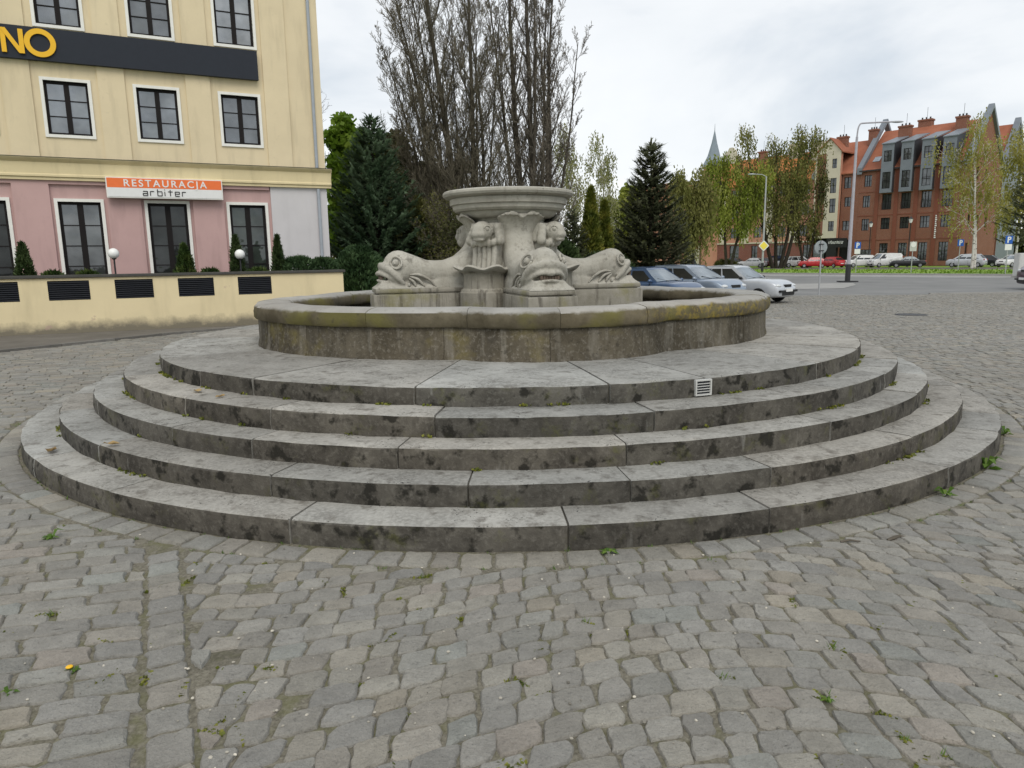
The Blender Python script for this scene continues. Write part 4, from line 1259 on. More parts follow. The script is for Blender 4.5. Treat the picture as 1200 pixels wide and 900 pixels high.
bay.poly([(-12.1, Y, 4.4), (-12.1, 0, 4.4), (-8.1, 0, 4.4), (-8.1, Y, 4.4)], 2)
bay.poly([(-12.1, -.3, 4.5), (-8.1, -.3, 4.5), (-8.1, -.3, 17.4), (-12.1, -.3, 17.4)], 3)
by = bay.build('bay', [CREAMF, BRICKC, PEACH, plain('dark_interior', (.02, .02, .02), .9)], HB)
for o in cw: 
    m_ = MB(); a, b, c, d = o; y = Y + .2
    for q in (a, (a+b)/2 - .03, b - .07): m_.box(q, q+.07, y-.05, y, c, d)
    for q in (c, (c+d)/2, d - .07): m_.box(a+.07, b-.07, y-.045, y-.005, q, q+.07)
    m_.box(a+.06, b-.06, y-.02, y-.012, c+.06, d-.06, 1); m_.build('window', [DARKF, PANE_FAR], by)
m_ = MB()
m_.prism([(-12.4, Y-.2, 17.3), (-9.9, Y-.2, 19.75), (-9.9, 5.6, 19.75), (-12.4, 5.6, 17.3)], (0, 0, .2)); m_.prism([(-7.8, Y-.2, 17.5), (-9.9, Y-.2, 19.75), (-9.9, 5.6, 19.75), (-7.8, 5.6, 17.5)], (0, 0, .2))
gable_roof(m_, -12.2, -5.66, 0, 12, 14.4, 19.6, .3)
m_.build('roof', TILES, HB)
m_ = MB(); m_.box(-9.6, -6.3, -.74, -.71, 2.9, 4.35); m_.box(-9.6, -9.3, -.70, 0, 0, 4.35); m_.box(-9.3, -8.0, -.72, .1, 0, 2.9); m_.build('shop_front', BLACK, HB)
m_ = MB(); x = -9.25
for k in range(12):                                                 # too far away to read: a run of white strokes
    h = rnd.choice((.36, .36, .5, .42)); m_.box(x, x + .07, -.765, -.742, 3.5, 3.5 + h)
    if k % 3: m_.box(x + .07, x + .17, -.763, -.742, 3.5 + (.28 if k % 2 else .0), 3.58 + (.28 if k % 2 else .0))
    x += .2
m_.build('lettering', WHITE, HB)
m_ = MB(); m_.box(-12.0, -10.2, -.02, .04, .2, 3.4); m_.build('shop_window', PANE_FAR, HB)
chimney(HB, -9.4, 2.5, 18.6, 20.3, 1.5, .9); chimney(HB, -3.9 - 1.9, 5.2, 18, 21.2, 1.2, 1.0)
# A: the long peach and cream house with a corner turret
HA = thing('turret_building', 'long peach and cream building with brick base and a pointed turret at its corner', 'building', BO, BA)
xa, xb = -33.0, -12.25
ops = []
strips = []
x = xa + 1.0
sx_ = [-32.05, -29.0, -24.5, -20.0, -15.6]
for i, s in enumerate(sx_):
    cx = (s + (sx_[i+1] if i < 4 else xb)) / 2
    for z0, z1 in ((4.9, 6.7), (8.3, 10.0), (11.6, 13.2)):
        ops.append((cx-.75, cx+.75, z0, z1))
lops = [(-31.1, -29.9, 1.0, 3.5), (-27.5, -25.6, .8, 3.6), (-23.2, -22.0, 1.0, 3.5), (-18.6, -17.2, 1.0, 3.5), (-13.8, -12.5, 1.0, 3.5)]
mb = MB(); wall_open(mb, xa, xb, 4.1, 14.0, ops, 0, .25, 0); wall_open(mb, xa-.1, xb, 0, 3.85, lops, -.1, .3, 1)
mb.box(xa-.1, xb, -.22, -.001, 3.86, 4.09, 2)
mb.poly([(xa, 0, 0), (xa, 0, 14), (xa, 12, 14), (xa, 12, 0)], 0); mb.poly([(xb, 0, 0), (xb, 12, 0), (xb, 12, 14), (xb, 0, 14)], 0); mb.poly([(xa, 12, 0), (xa, 12, 14), (xb, 12, 14), (xb, 12, 0)], 0)
mb.poly([(xa, .5, 0), (xb, .5, 0), (xb, .5, 14), (xa, .5, 14)], 3)
mb.build('wall', [PEACH, BRICKA, CREAMF, plain('dark_interior', (.02, .02, .02), .9)], HA)
for o in ops: fwin(HA, *o, .22, 2, 2)
for o in lops: fwin(HA, *o, .15, 2, 2)
for s in sx_:
    m_ = MB(); m_.box(s-.65, s+.65, -.12, -.001, 4.1, 13.9); m_.build('pilaster', CREAMF, HA)
m_ = MB()
for z in (7.5, 10.8): m_.box(xa, xb, -.06, -.002, z, z+.1)
m_.build('string_course', plain('dark_red_trim', (.22, .06, .05), .8), HA)
m_ = MB(); gable_roof(m_, xa, xb - .3, 0, 12, 14.0, 18.9, .4); m_.build('roof', plain('ochre_tiles', (.40, .155, .05), .85, .2, 3), HA)
m_ = MB(); m_.prism([(xb-.5, -.5, 13.7), (xb-.5, 6, 19.6), (xb-.5, 6, 20.0), (xb-.5, -.5, 14.5)], (.8, 0, 0)); m_.build('gable_parapet', ZINC, HA)
m_ = MB(); m_.lathe([(1.75, 0), (1.75, 17.4), (2.0, 17.5), (2.0, 17.7)], 8, (-31.6, .3, 0)); m_.build('turret', PEACH, HA)
m_ = MB(); m_.lathe([(2.15, 17.7), (1.15, 19.6), (.5, 21.9), (.06, 24.0), (.02, 25.2)], 8, (-31.6, .3, 0)); m_.build('spire', SPIRE, HA)
m_ = MB(); m_.prism([(-29.9, 1, 18), (-26.8, 1, 18), (-26.8, 1, 19.2), (-27.6, 1, 19.5), (-27.8, 1, 20.3), (-28.3, 1, 20.8), (-28.9, 1, 20.8), (-29.3, 1, 20.2), (-29.9, 1, 20)], (0, .5, 0)); m_.build('stepped_gable', CREAMF, HA)
chimney(HA, -24.6, 5, 17.5, 20.0, 1.3, .9); chimney(HA, -14.2, 4.4, 17.0, 20.2, 2.0, 1.2, CREAMF); chimney(HA, -18.5, 5.4, 17.5, 20.6, 2.2, 1.2, CREAMF)
# D: gabled house beyond the big brick one
HD = thing('far_gabled_building', 'grey gabled brick building with orange roof behind the birch trees', 'building', bpos(-4.6, 16.4), BA)
mb = MB()
w = 10.0; dp_ = 14.0
mb.poly([(0, 0, 0), (dp_, 0, 0), (dp_, 0, 15), (0, 0, 15)], 0); mb.poly([(0, 0, 0), (0, 0, 15), (0, w/2, 21.5), (0, w, 15), (0, w, 0)], 0)
mb.poly([(dp_, 0, 0), (dp_, w, 0), (dp_, w, 15), (dp_, w/2, 21.5), (dp_, 0, 15)], 1); mb.poly([(0, w, 0), (0, w, 15), (dp_, w, 15), (dp_, w, 0)], 0)
mb.build('wall', [BRICKC, ZINC], HD)
m_ = MB(); gable_roof(m_, 0, dp_ - .3, 0, w, 15, 21.5, .3); m_.build('roof', TILES, HD)
m_ = MB()
for s in (0, 1):
    ya, yb = (-.4, w/2) if s == 0 else (w + .4, w/2)
    m_.prism([(dp_-.4, ya, 14.2), (dp_-.4, yb, 21.9), (dp_-.4, yb, 22.6), (dp_-.4, ya, 15.4)], (.8, 0, 0))
m_.build('gable_parapet', ZINC, HD)
for z in (2, 5.5, 9, 12.4):
    for q in (2, 5.5, 9.5): fwin(HD, q, q+1.2, z, z+1.7, -.01, 2, 2)
# E: reddish-roofed block glimpsed behind the right-hand spruce
HE = thing('hidden_building', 'pink plastered block with brown hipped roof glimpsed behind the right spruce', 'building', bpos(-56, 2), BA)
mb = MB(); ops = [(x, x+1.3, z, z+1.7) for x in (1.5, 5, 8.5, 12, 15.5) for z in (1.3, 5, 8.6)]
wall_open(mb, 0, 18, 0, 12, ops, 0, .25, 0)
for a, b in (((0, 0), (0, 11)), ((0, 11), (18, 11)), ((18, 11), (18, 0))): mb.poly([(a[0], a[1], 0), (b[0], b[1], 0), (b[0], b[1], 12), (a[0], a[1], 12)], 0)
mb.poly([(0, .5, 0), (18, .5, 0), (18, .5, 12), (0, .5, 12)], 1)
mb.build('wall', [PEACH, plain('dark_interior', (.02, .02, .02), .9)], HE)
for o in ops: fwin(HE, *o, .22, 2, 2, WTRIM)
m_ = MB(); b_ = [m_.vert(p) for p in ((-.5, -.5, 12), (18.5, -.5, 12), (18.5, 11.5, 12), (-.5, 11.5, 12))]; t_ = [m_.vert(p) for p in ((4.5, 5.5, 16.6), (13.5, 5.5, 16.6))]
for q in ((b_[0], b_[1], t_[1], t_[0]), (b_[1], b_[2], t_[1]), (b_[2], b_[3], t_[0], t_[1]), (b_[3], b_[0], t_[0]), (b_[3], b_[2], b_[1], b_[0])): m_.face(list(q))
m_.build('roof', BROWNROOF, HE)
m_ = MB(); m_.box(18.6, 21.8, -1.5, 1.5, 0, 3.2); m_.box(18.8, 19.0, -1.5, 1.5, 3.2, 4.3); m_.box(21.6, 21.8, -1.5, 1.5, 3.2, 4.3); m_.build('porch', CREAMF, HE)
# ------------------------------------------------------------------ vegetation
def tcol(): return (rnd.random(), 0, 0)
def clump_t(p, s=1.1, seed=0):
    return min(1, max(0, .5 + .75 * mnoise.noise(p * s + Vector((seed, seed*.7, 0))) + jit(.22)))

def conifer(name, label, pos, h, rad, mat, whorls, boughs, sprays, droop=.25, group=None, cat='tree', skirt=.0, size=1.0, seed=1, bark=None, lean=0):
    """spruce: whorls of boughs, each carrying flat sprays of needles"""
    t = thing(name, label, cat, pos, rnd.uniform(0, 6), group)
    tr = MB(); tr.tube([(0, 0, -.1), (0, 0, h*.5), (lean, 0, h*.99)], [max(.05, h*.018), h*.010, .012], 8)
    br = MB(); cr = MB()
    for w in range(whorls):
        f = (w + rnd.random()*.6) / whorls                       # 0 bottom .. 1 top
        z = skirt*h + (1 - skirt) * h * (f ** .92)
        L0 = rad * ((1 - f) ** .82) * rnd.uniform(.86, 1.10) + .08
        nb = max(4, int(boughs * (1 - .55*f)))
        ph0 = rnd.random() * 6
        for b in range(nb):
            ph = ph0 + 2*PI*b/nb + jit(.22)
            L = L0 * rnd.uniform(.72, 1.14)
            d = Vector((math.cos(ph), math.sin(ph), 0)); side = Vector((-d.y, d.x, 0))
            zz = z + jit(.03)*h*.6
            pts = []
            for k in range(5):
                s = k / 4
                pts.append(d * (L*s) + Vector((0, 0, zz - droop*L*math.sin(s*2.2)*.8 + .22*L*s*s + (f*.35)*L*s)))
            br.tube(pts, [.022*size*(1-.18*k) for k in range(5)], 4, caps=False)
            ns = max(3, int(sprays * (L/rad)))
            for q in range(ns):
                s = rnd.uniform(.12, 1) ** .72
                i = min(3, int(s*4)); u = s*4 - i
                p = pts[i].lerp(pts[i+1], u)
                ax = (pts[i+1] - pts[i]).normalized()
                sd = rnd.choice((-1, 1))
                tip = p + (ax*rnd.uniform(.4, 1.0) + side*sd*rnd.uniform(.2, .9)*(1.15-s) + Vector((0, 0, jit(.35) - .12))).normalized() * rnd.uniform(.16, .34)*size
                tv = clump_t(p, 1.3, seed)
                cr.tint = (tv, 0, 0)
                sv = (tip - p).cross(Vector((0, 0, 1)))
                sv = sv.normalized() * rnd.uniform(.035, .065)*size if sv.length > 1e-4 else side*.04
                cr.tri_leaf(p, tip, sv)
                for e in range(2):
                    t2 = p.lerp(tip, rnd.uniform(.1, .6))
                    off = rv() * .12 * size; off.z *= .55
                    n2 = (tip - p).cross(off)
                    if n2.length > 1e-5: cr.tri_leaf(t2, t2 + off + (tip-p)*.45, sv*.75)
    tr.build('trunk', bark or BARK, t, 60); br.build('boughs', bark or BARK, t); cr.build('crown', mat, t)
    return t

def bushy(name, label, pos, h, rad, mat, n, leaf=.06, shape='cone', group=None, cat='shrub', seed=0, zmin=.0, stems=6, twigs=None, upright=.6, hollow=.5):
    """dense shrub / thuja: upright leaf sprays through a tapering, uneven volume"""
    t = thing(name, label, cat, pos, 0, group)
    st = MB()
    for k in range(stems):
        a = rnd.random()*6.28; r = rnd.random()*rad*.5
        st.tube([(0, 0, -.05), (r*.5*math.cos(a), r*.5*math.sin(a), h*.4), (r*math.cos(a), r*math.sin(a), h*rnd.uniform(.6, .9))], [.03*h/2, .02*h/2, .006], 5)
    st.build('stem', BARK, t)
    c = MB()
    for i in range(n):
        f = rnd.random() ** .8
        ph = rnd.random()*2*PI
        if shape == 'cone': R_ = rad * (1 - f) ** .7 * (1.0 if f > .12 else .8 + f*1.6)
        elif shape == 'column': R_ = rad * (1 - f**3) * (.75 + .25*min(1, f*5))
        else: R_ = rad * math.sqrt(max(0, 1 - (2*f*.95 - .9)**2))
        lump = 1 + .30 * mnoise.noise(Vector((math.cos(ph)*1.7, math.sin(ph)*1.7, f*h*1.3/ max(.4, rad) + seed)))
        r = R_ * lump * (rnd.uniform(hollow, 1) ** .6)
        p = Vector((math.cos(ph)*r, math.sin(ph)*r, zmin + f*(h - zmin)))
        d = Vector((math.cos(ph)*.5 + jit(.5), math.sin(ph)*.5 + jit(.5), upright + jit(.4))).normalized()
        L = leaf * rnd.uniform(.7, 1.5)
        c.tint = (clump_t(p, 2.2/max(.5, rad), seed), 0, 0)
        sv = d.cross(rv())
        if sv.length < .05: continue
        sv = sv.normalized()
        if rnd.random() < .5: c.tri_leaf(p, p + d*L*1.6, sv*L*.35)
        else: c.quad_leaf(p, d*L*.6, sv*L*.3)
    c.build('foliage', mat, t)
    return t

def grow(mb, p, d, L, r, lvl, P, tips, rng):
    """recursive branch; P[lvl] = (children, length factor, angle, up pull, start)"""
    seg = (8, 6, 5, 3, 2)[min(lvl, 4)]
    pts, rad = [p.copy()], [r]
    q = p.copy(); dd = d.copy()
    for k in range(seg):
        dd = (dd + rv() * P['wander'][lvl] + Vector((0, 0, P['up'][lvl]))).normalized()
        q = q + dd * (L/seg); pts.append(q.copy()); rad.append(max(P['rmin'], r * (1 - .82*(k+1)/seg)))
    k_ = (.6, .7, .9, 1.2, 1.4)[min(lvl, 4)]; mb.tint = (k_, k_, k_)
    mb.tube(pts, rad, (8, 6, 4, 3, 3)[min(lvl, 4)], caps=False)
    if lvl >= P['levels']:
        tips.append((pts[-1], dd)); tips.append((pts[len(pts)//2], dd))
        return
    n = P['kids'][lvl] * (min(1, L / P['ref']) if 'ref' in P and lvl == 0 else 1)
    n = max(1, int(n * rnd.uniform(.8, 1.2)))
    a0 = rnd.random()*6
    for c in range(n):
        s = P['start'][lvl] + (1 - P['start'][lvl]) * (c + rnd.random()) / n
        i = min(seg-1, int(s*seg)); u = s*seg - i
        bp = pts[i].lerp(pts[i+1], u); ax = (pts[i+1]-pts[i]).normalized()
        az = a0 + c * 2.4 + jit(.5)
        o = ax.orthogonal().normalized(); o2 = ax.cross(o)
        rd = o*math.cos(az) + o2*math.sin(az)
        if 'bias' in P and lvl == 0: rd = (rd + P['bias']).normalized()
        an = R(P['ang'][lvl] * rnd.uniform(.7, 1.3))
        nd = ax*math.cos(an) + rd*math.sin(an)
        grow(mb, bp, nd, L * P['len'][lvl] * rnd.uniform(.65, 1.2) * (1 - .45*s), max(P['rmin'], rad[i]*P['rr'][lvl]), lvl+1, P, tips, rng)

def tree(name, label, pos, stems, P, mat=None, leaf=.12, nleaf=8, spread=.5, hang=0, bark=BARK, twigm=None, group=None, seed=0, wl=.4):
    t = thing(name, label, 'tree', pos, 0, group)
    tr = MB(); tips = []
    for (off, d, L, r) in stems: grow(tr, Vector(off), Vector(d).normalized(), L, r, 0, P, tips, rnd)
    tr.build('trunk', bark, t, 60)
    if mat:
        c = MB()
        for (p, d) in tips:
            if hang:
                for s in range(nleaf[1]):
                    q = p + rv()*spread
                    L = rnd.uniform(.3, 1) * hang; n = int(nleaf[0]*L/hang) + 2
                    sway = Vector((jit(.25), jit(.25), 0))
                    for k in range(n):
                        b = q + Vector((0, 0, -L*k/n)) + sway*(k/n)**2 + rv()*leaf*.6
                        c.tint = (clump_t(b, .35, seed), 0, 0)
                        dv = Vector((jit(.6), jit(.6), -1)).normalized(); sv = dv.cross(rv())
                        if sv.length > .05: c.quad_leaf(b, dv*leaf*rnd.uniform(.5, .9), sv.normalized()*leaf*wl*rnd.uniform(.6, 1.2))
            else:
                for k in range(nleaf):
                    b = p + rv()*spread*rnd.random()
                    c.tint = (clump_t(b, .7, seed), 0, 0)
                    a = rv(); sv = a.cross(rv())
                    if sv.length > .05: c.quad_leaf(b, a*leaf*rnd.uniform(.4, .8), sv.normalized()*leaf*wl)
        c.build('crown', mat, t)
    return t

# two bare, upright, many-stemmed trees behind the fountain
PB = dict(levels=4, ref=15.5, kids=(23, 8, 6, 5), len=(.29, .46, .52, .62), ang=(31, 27, 28, 30), up=(.030, .13, .11, .08, .05), wander=(.045, .09, .12, .15, .2), start=(.10, .10, .10, .1), rr=(.40, .5, .55, .65), rmin=.006)
def stems_of(seq, P0):
    return [((x, y, 0), (dx, dy, 1), L, r) for x, y, dx, dy, L, r in seq]
b1 = at(549, 31.5)
tree('bare_tree', 'tall bare upright tree with several trunks behind the left half of the bowl', b1,
     stems_of([(-.22, 0, -.03, 0, 15.5, .20), (.32, .1, .02, 0, 15, .15), (-.5, .1, -.17, .02, 12.5, .13), (-.75, 0, -.25, -.05, 10.5, .09), (.55, 0, .09, .1, 12, .12), (-.9, .1, -.29, .05, 7.5, .06), (-.85, -.1, -.26, -.1, 9.5, .07), (-.7, .2, -.24, .12, 11.5, .08), (-.6, -.2, -.20, -.12, 10.5, .07), (-.4, .3, -.10, .1, 13.5, .11), (-.35, -.2, -.13, 0, 12, .08), (.15, .2, -.005, .06, 12.5, .08), (.75, .1, .06, -.05, 11.5, .07), (-.1, .25, -.05, .05, 12, .07), (.05, -.2, .06, -.05, 11, .09)], PB),
     PB, bark=BARKM, group='bare trees behind the fountain')
b2 = at(622, 32.5)
P2 = dict(PB); P2['kids'] = (26, 7, 6, 5); P2['len'] = (.19, .46, .52, .62)
tree('bare_tree', 'dense bare columnar tree with thick twiggy trunks behind the right half of the bowl', b2,
     stems_of([(-.25, 0, -.03, 0, 15.5, .19), (.2, .1, .03, 0, 15.5, .18), (.5, -.1, .05, 0, 14.5, .13), (.75, .1, .08, .02, 12.5, .11), (-.4, .2, -.06, 0, 13, .12), (.8, 0, .09, .0, 11, .09), (.7, -.2, .07, .1, 12.5, .09), (0, -.2, .01, -.03, 14, .12), (-.5, 0, -.09, .05, 12, .08), (.4, .3, .06, .05, 13, .1)], P2),
     P2, bark=TWIG, group='bare trees behind the fountain')
def hgt(px, py, Y): return zat(px, py, Y) - g(Y)
conifer('spruce_tree', 'dense blue green spruce between the restaurant house and the bare trees', at(442, 28.5), hgt(436, 138, 28.5), 2.75, SPRUCE, 42, 20, 84, .30, 'spruce trees on the square', size=1.0, seed=2)
conifer('spruce_tree', 'broad dark spruce with layered boughs right of the bowl, behind the blue car', at(761, 36), hgt(763, 166, 36), 2.35, SPRUCE2, 34, 17, 70, .22, 'spruce trees on the square', size=1.2, seed=5, skirt=.04)
conifer('spruce_tree', 'small dark spruce just right of the stone bowl', at(671, 30.5), hgt(673, 246, 30.5), 1.15, SPRUCE2, 24, 13, 36, .25, 'spruce trees on the square', size=.9, seed=8)
conifer('spruce_tree', 'dark spruce cut off by the right edge of the photo', at(1212, 62), hgt(1212, 150, 62), 3.0, SPRUCE2, 24, 13, 26, .25, 'spruce trees on the square', size=1.7, seed=9, skirt=.25)
bushy('mountain_pine', 'rounded dark green pine shrub at the end of the terrace wall', at(420, 24.6), hgt(420, 290, 24.6), .98, PINE, 9000, .085, 'ball', seed=3, hollow=.55)
bushy('mountain_pine', 'low dark pine shrub at the foot of the blue green spruce', at(455, 26.5), 1.5, 1.0, PINE, 6000, .085, 'ball', seed=13, hollow=.55)
PL = dict(levels=3, kids=(16, 8, 6), len=(.42, .5, .5), ang=(38, 38, 40), up=(.03, .08, .06, .02), wander=(.08, .14, .18, .2), start=(.2, .15, .15), rr=(.45, .5, .55), rmin=.008)
h = hgt(408, 163, 35)
tree('spring_tree', 'bright green tree in fresh leaf beside the corner of the restaurant house', at(404, 35), [((0, 0, 0), (.0, 0, 1), h, .16), ((.2, 0, 0), (.10, 0, 1), h*.9, .1)], dict(PL, len=(.26, .5, .5)), BRIGHT, .15, 8, .45, group='leafy trees behind the fountain', seed=4, wl=.7)
tree('bare_tree', 'thin grey bare tree peeking over the corner of the restaurant house', at(388, 44), [((0, 0, 0), (.02, 0, 1), hgt(388, 152, 44), .14)], dict(PL, up=(.02, .1, .08, .04)), bark=TWIG, group='bare trees behind the fountain')
h = hgt(480, 182, 36)
tree('olive_tree', 'olive green loose tree between the blue green spruce and the bowl', at(484, 36), [((0, 0, 0), (-.02, 0, 1), h, .14), ((.3, 0, 0), (.16, 0, 1), h*.8, .1), ((-.3, 0, 0), (-.15, 0, 1), h*.85, .1)], PL, OLIVE, .13, 10, .45, group='leafy trees behind the fountain', seed=6, wl=.6)
bushy('thuja', 'tall olive thuja left of the bowl behind the left fish', at(492, 30), hgt(492, 232, 30), .85, OLIVE, 9000, .10, 'column', seed=11, cat='tree', group='thujas behind the fountain')
bushy('yew_shrub', 'dark brownish yew mass behind the left fish and the bowl', at(528, 29), 2.9, 1.35, THUJAD, 10000, .09, 'ball', seed=12, group='dark shrubs behind the fountain')
bushy('yew_shrub', 'dark evergreen shrub seen between the bowl and the right fish', at(655, 29), 2.5, 1.05, THUJAD, 8000, .09, 'ball', seed=14, group='dark shrubs behind the fountain')
bushy('yew_shrub', 'dark shrub under the broad dark spruce, behind the right fish', at(708, 31), 2.0, 1.5, THUJAD, 8000, .09, 'ball', seed=15, group='dark shrubs behind the fountain')
PS = dict(levels=3, kids=(12, 9, 7), len=(.5, .5, .5), ang=(30, 34, 36), up=(.02, .05, .04, .03), wander=(.08, .14, .16, .2), start=(.1, .1, .1), rr=(.5, .5, .55), rmin=.006)
tree('bare_shrub', 'tangled brown bare shrub arching below the bowl', at(520, 28), [((jit(.5), jit(.4), 0), (jit(.45), jit(.3), 1), rnd.uniform(2.4, 3.7), .035) for _ in range(13)], PS, OLIVE, .05, 1, .2, bark=TWIG, seed=3)
bushy('thuja', 'golden green pointed thuja, taller of the pair right of the bowl', at(692, 34), hgt(692, 220, 34), .78, THUJAG, 9000, .10, 'cone', seed=21, cat='tree', group='thujas behind the fountain')
bushy('thuja', 'golden green pointed thuja, shorter of the pair right of the bowl', at(708, 34.6), hgt(708, 236, 34.6), .72, THUJAG, 7500, .10, 'cone', seed=22, cat='tree', group='thujas behind the fountain')
hd = MB()
hed = thing('hedge', 'long dark clipped hedge at the back of the square', 'hedge', (-4, 41, g(41)))
for i in range(26000):
    p = Vector((rnd.uniform(-13, 9), rnd.uniform(-.9, .9), 2.3 * rnd.random()**.7)); p.z *= .85 + .3*mnoise.noise(Vector((p.x*.6, 0, 3)))
    hd.tint = (clump_t(p, .9, 30), 0, 0); a = rv(); sv = a.cross(rv())
    if sv.length > .05: hd.quad_leaf(p, a*.11, sv.normalized()*.07)
hd.build('foliage', THUJAD, hed)
hb = MB()
for k in range(14): hb.tube([(-12.5 + 1.6*k, 0, -.1), (-12.5 + 1.6*k + jit(.2), 0, 1.5)], [.05, .02], 5)
hb.build('stem', BARK, hed)

PW = dict(levels=3, kids=(13, 7, 5), len=(.5, .5, .5), ang=(34, 38, 40), up=(.02, .05, .0, -.04), wander=(.06, .14, .18, .2), start=(.22, .2, .2), rr=(.45, .5, .55), rmin=.015)
def birch(px, Y, top, label, mat, hang, k=1.0, spread=.4, nl=(9, 3), leaf=.13, dens=1.0, wide=34, stems=1, seed=0, group='birch trees'):
    h = hgt(px, top, Y)
    P = dict(PW); P['ang'] = (wide, 38, 40)
    P['len'] = (.40*k, .5, .5); P['kids'] = (int(13*dens), 7, 5)
    S = [((.3*i, 0, 0), (jit(.06) + .12*i, jit(.05), 1), h*(1-.12*i), .011*h) for i in range(stems)]
    return tree('birch_tree', label, at(px, Y), S, P, mat, leaf, nl, spread, hang, BIRCHB, group=group, seed=seed)
birch(679, 52, 180, 'pale hazy birch seen just right of the bowl rim', PALEB, 1.3, .8, .3, (4, 1), .10, .9, 28, seed=31)
birch(716, 54, 184, 'pale hazy birch left of the broad dark spruce', PALEB, 1.3, .85, .3, (5, 1), .10, .9, 28, seed=32)
h = hgt(740, 238, 60)
tree('spring_tree', 'yellow green leafy tree close behind the broad dark spruce', at(738, 60), [((0, 0, 0), (0, 0, 1), h, .2), ((.3, 0, 0), (-.2, 0, 1), h*.85, .12)], dict(PL, rmin=.015), WILLOW, .24, 9, .6, group='leafy trees behind the fountain', seed=33, wl=.6)
def willow(px, Y, top, label, mat, k, hang, nl, leaf, seed, wide=36, spread=.6, dens=1.0, bark=BARK, stems=2, trunk=.016):
    h = hgt(px, top, Y)
    P = dict(PW); P['ang'] = (wide, 40, 42); P['len'] = (.40*k, .5, .5); P['kids'] = (int(13*dens), 7, 5); P['rmin'] = .02
    S = [((.5*i - .25*(stems-1), jit(.3), 0), (.22*(i - (stems-1)/2), jit(.1), 1), h*rnd.uniform(.86, 1), trunk*h) for i in range(stems)]
    return tree('willow_tree', label, at(px, Y), S, P, mat, leaf, nl, spread, hang, bark, group='willows before the brick houses', seed=seed)
willow(808, 78, 200, 'olive hanging willow right of the broad dark spruce', WILLOWO, .8, 3.0, (8, 1), .18, 41, 30)
willow(854, 99, 190, 'bright yellow green willow below the pointed turret', WILLOW, 1.0, 2.6, (7, 1), .20, 42, 34)
willow(912, 103, 160, 'large olive willow with thick forked dark trunks and a bare twiggy top', WILLOWO, .70, 2.2, (4, 1), .17, 43, 28, dens=1.1, stems=4, trunk=.016)
willow(944, 105, 196, 'dark leaning ivy-clad tree beside the pale gabled bay', OLIVE, .42, .7, (2, 1), .16, 44, 22, stems=2)
birch(1140, 84, 158, 'tall white-trunked birch with hanging yellow green twigs before the brick gable', BIRCHL, 2.2, 1.0, .5, (5, 1), .15, .8, 44, 2, seed=51)
birch(1190, 92, 178, 'hanging yellow green birch partly cut off at the right, before the grey gable', BIRCHL, 3.2, .9, .5, (8, 1), .17, 1.0, 34, seed=52)
# terrace plants
def terr_at(px, d):
    r = ray(px, 300); k = ((TB.xy + tn.xy * d).dot(tn.xy)) / (r.x * tn.x + r.y * tn.y)
    return Vector((r.x * k, r.y * k, 1.14))
for px, top, w, lb in ((27, 285, .34, 'small cone thuja on the terrace beside the leftmost window'), (216, 287, .40, 'squat cone thuja on the terrace below the restaurant sign'),
                       (277, 276, .30, 'slim cone thuja on the terrace beside the right globe lamp'), (326, 276, .27, 'slim cone thuja on the terrace before the whitewashed corner')):
    p = terr_at(px, 1.0); bushy('cone_thuja', lb, p, zat(px, top, p.y) - 1.14, w*.82, THUJAD if px != 216 else THUJA, 2600, .05, 'cone', 'cone thujas on the terrace', 'plant', px, stems=3)
for px, w, hh, lb in ((349, .55, .62, 'low spreading juniper on the terrace left of the drainpipe'), (378, .42, .58, 'low spreading juniper at the right end of the terrace')):
    bushy('juniper', lb, terr_at(px, 1.1), hh, w, PINE, 2600, .06, 'ball', 'junipers on the terrace', 'plant', px, stems=3)
for px, lb in ((60, 'low leafy plant on the terrace right of the leftmost cone thuja'), (100, 'low leafy plant on the terrace below the second pink floor window'), (245, 'low leafy plant on the terrace between the squat thuja and the right lamp'), (301, 'low leafy plant on the terrace between the two slim thujas')):
    bushy('terrace_plant', lb, terr_at(px, .8), .33, .28, THUJA, 700, .05, 'ball', 'low plants on the terrace', 'plant', px, stems=2)

# weeds, moss and litter between the cobbles
wd = MB(); ms_ = MB()
def tuft(p, s, n=14):
    for k in range(n):
        a = rnd.random()*6.28; d = Vector((math.cos(a), math.sin(a), rnd.uniform(.5, 1.8))).normalized()
        L = s * rnd.uniform(.5, 1.1); q = p + Vector((jit(s*.4), jit(s*.4), 0)); sv = d.cross(Vector((0, 0, 1))).normalized()*L*.09
        wd.tint = tcol(); wd.tri_leaf(q, q + d*L, sv)
for i in range(230):
    y = 1.9 + 8 * rnd.random()**1.7; x = rnd.uniform(-.78, .78)*y
    p = Vector((x, y, -.012))
    if (p.xy - FC.xy).length < RING + .2 or x < kerb_x(y) + .3: continue
    if mnoise.noise(Vector((x*.9, y*.9, 4))) < -.12: continue
    s = rnd.uniform(.018, .042)
    if rnd.random() < .4: tuft(p, s, 12)
    n_ = rnd.randint(10, 34)                                        # moss cushion along a joint
    a = rnd.random()*3.14; dr = Vector((math.cos(a), math.sin(a), 0))
    for k in range(n_):
        q = p + dr*jit(.05) + Vector((jit(.012), jit(.012), rnd.uniform(.0, .012)))
        ms_.tint = tcol(); b = rv()*.007; b.z = abs(b.z); sv = b.cross(rv())
        if sv.length > 1e-5: ms_.quad_leaf(q, b, sv.normalized()*.0055)
for i in range(150):                                                # weeds in the joint at the foot of the bottom step
    a = rnd.uniform(PI*1.02, PI*1.98); p = FC + Vector((math.cos(a), math.sin(a), 0))*(RING + rnd.choice((.0, .205)) + jit(.012)); p.z = -.012
    tuft(p, rnd.uniform(.012, .035), 8)
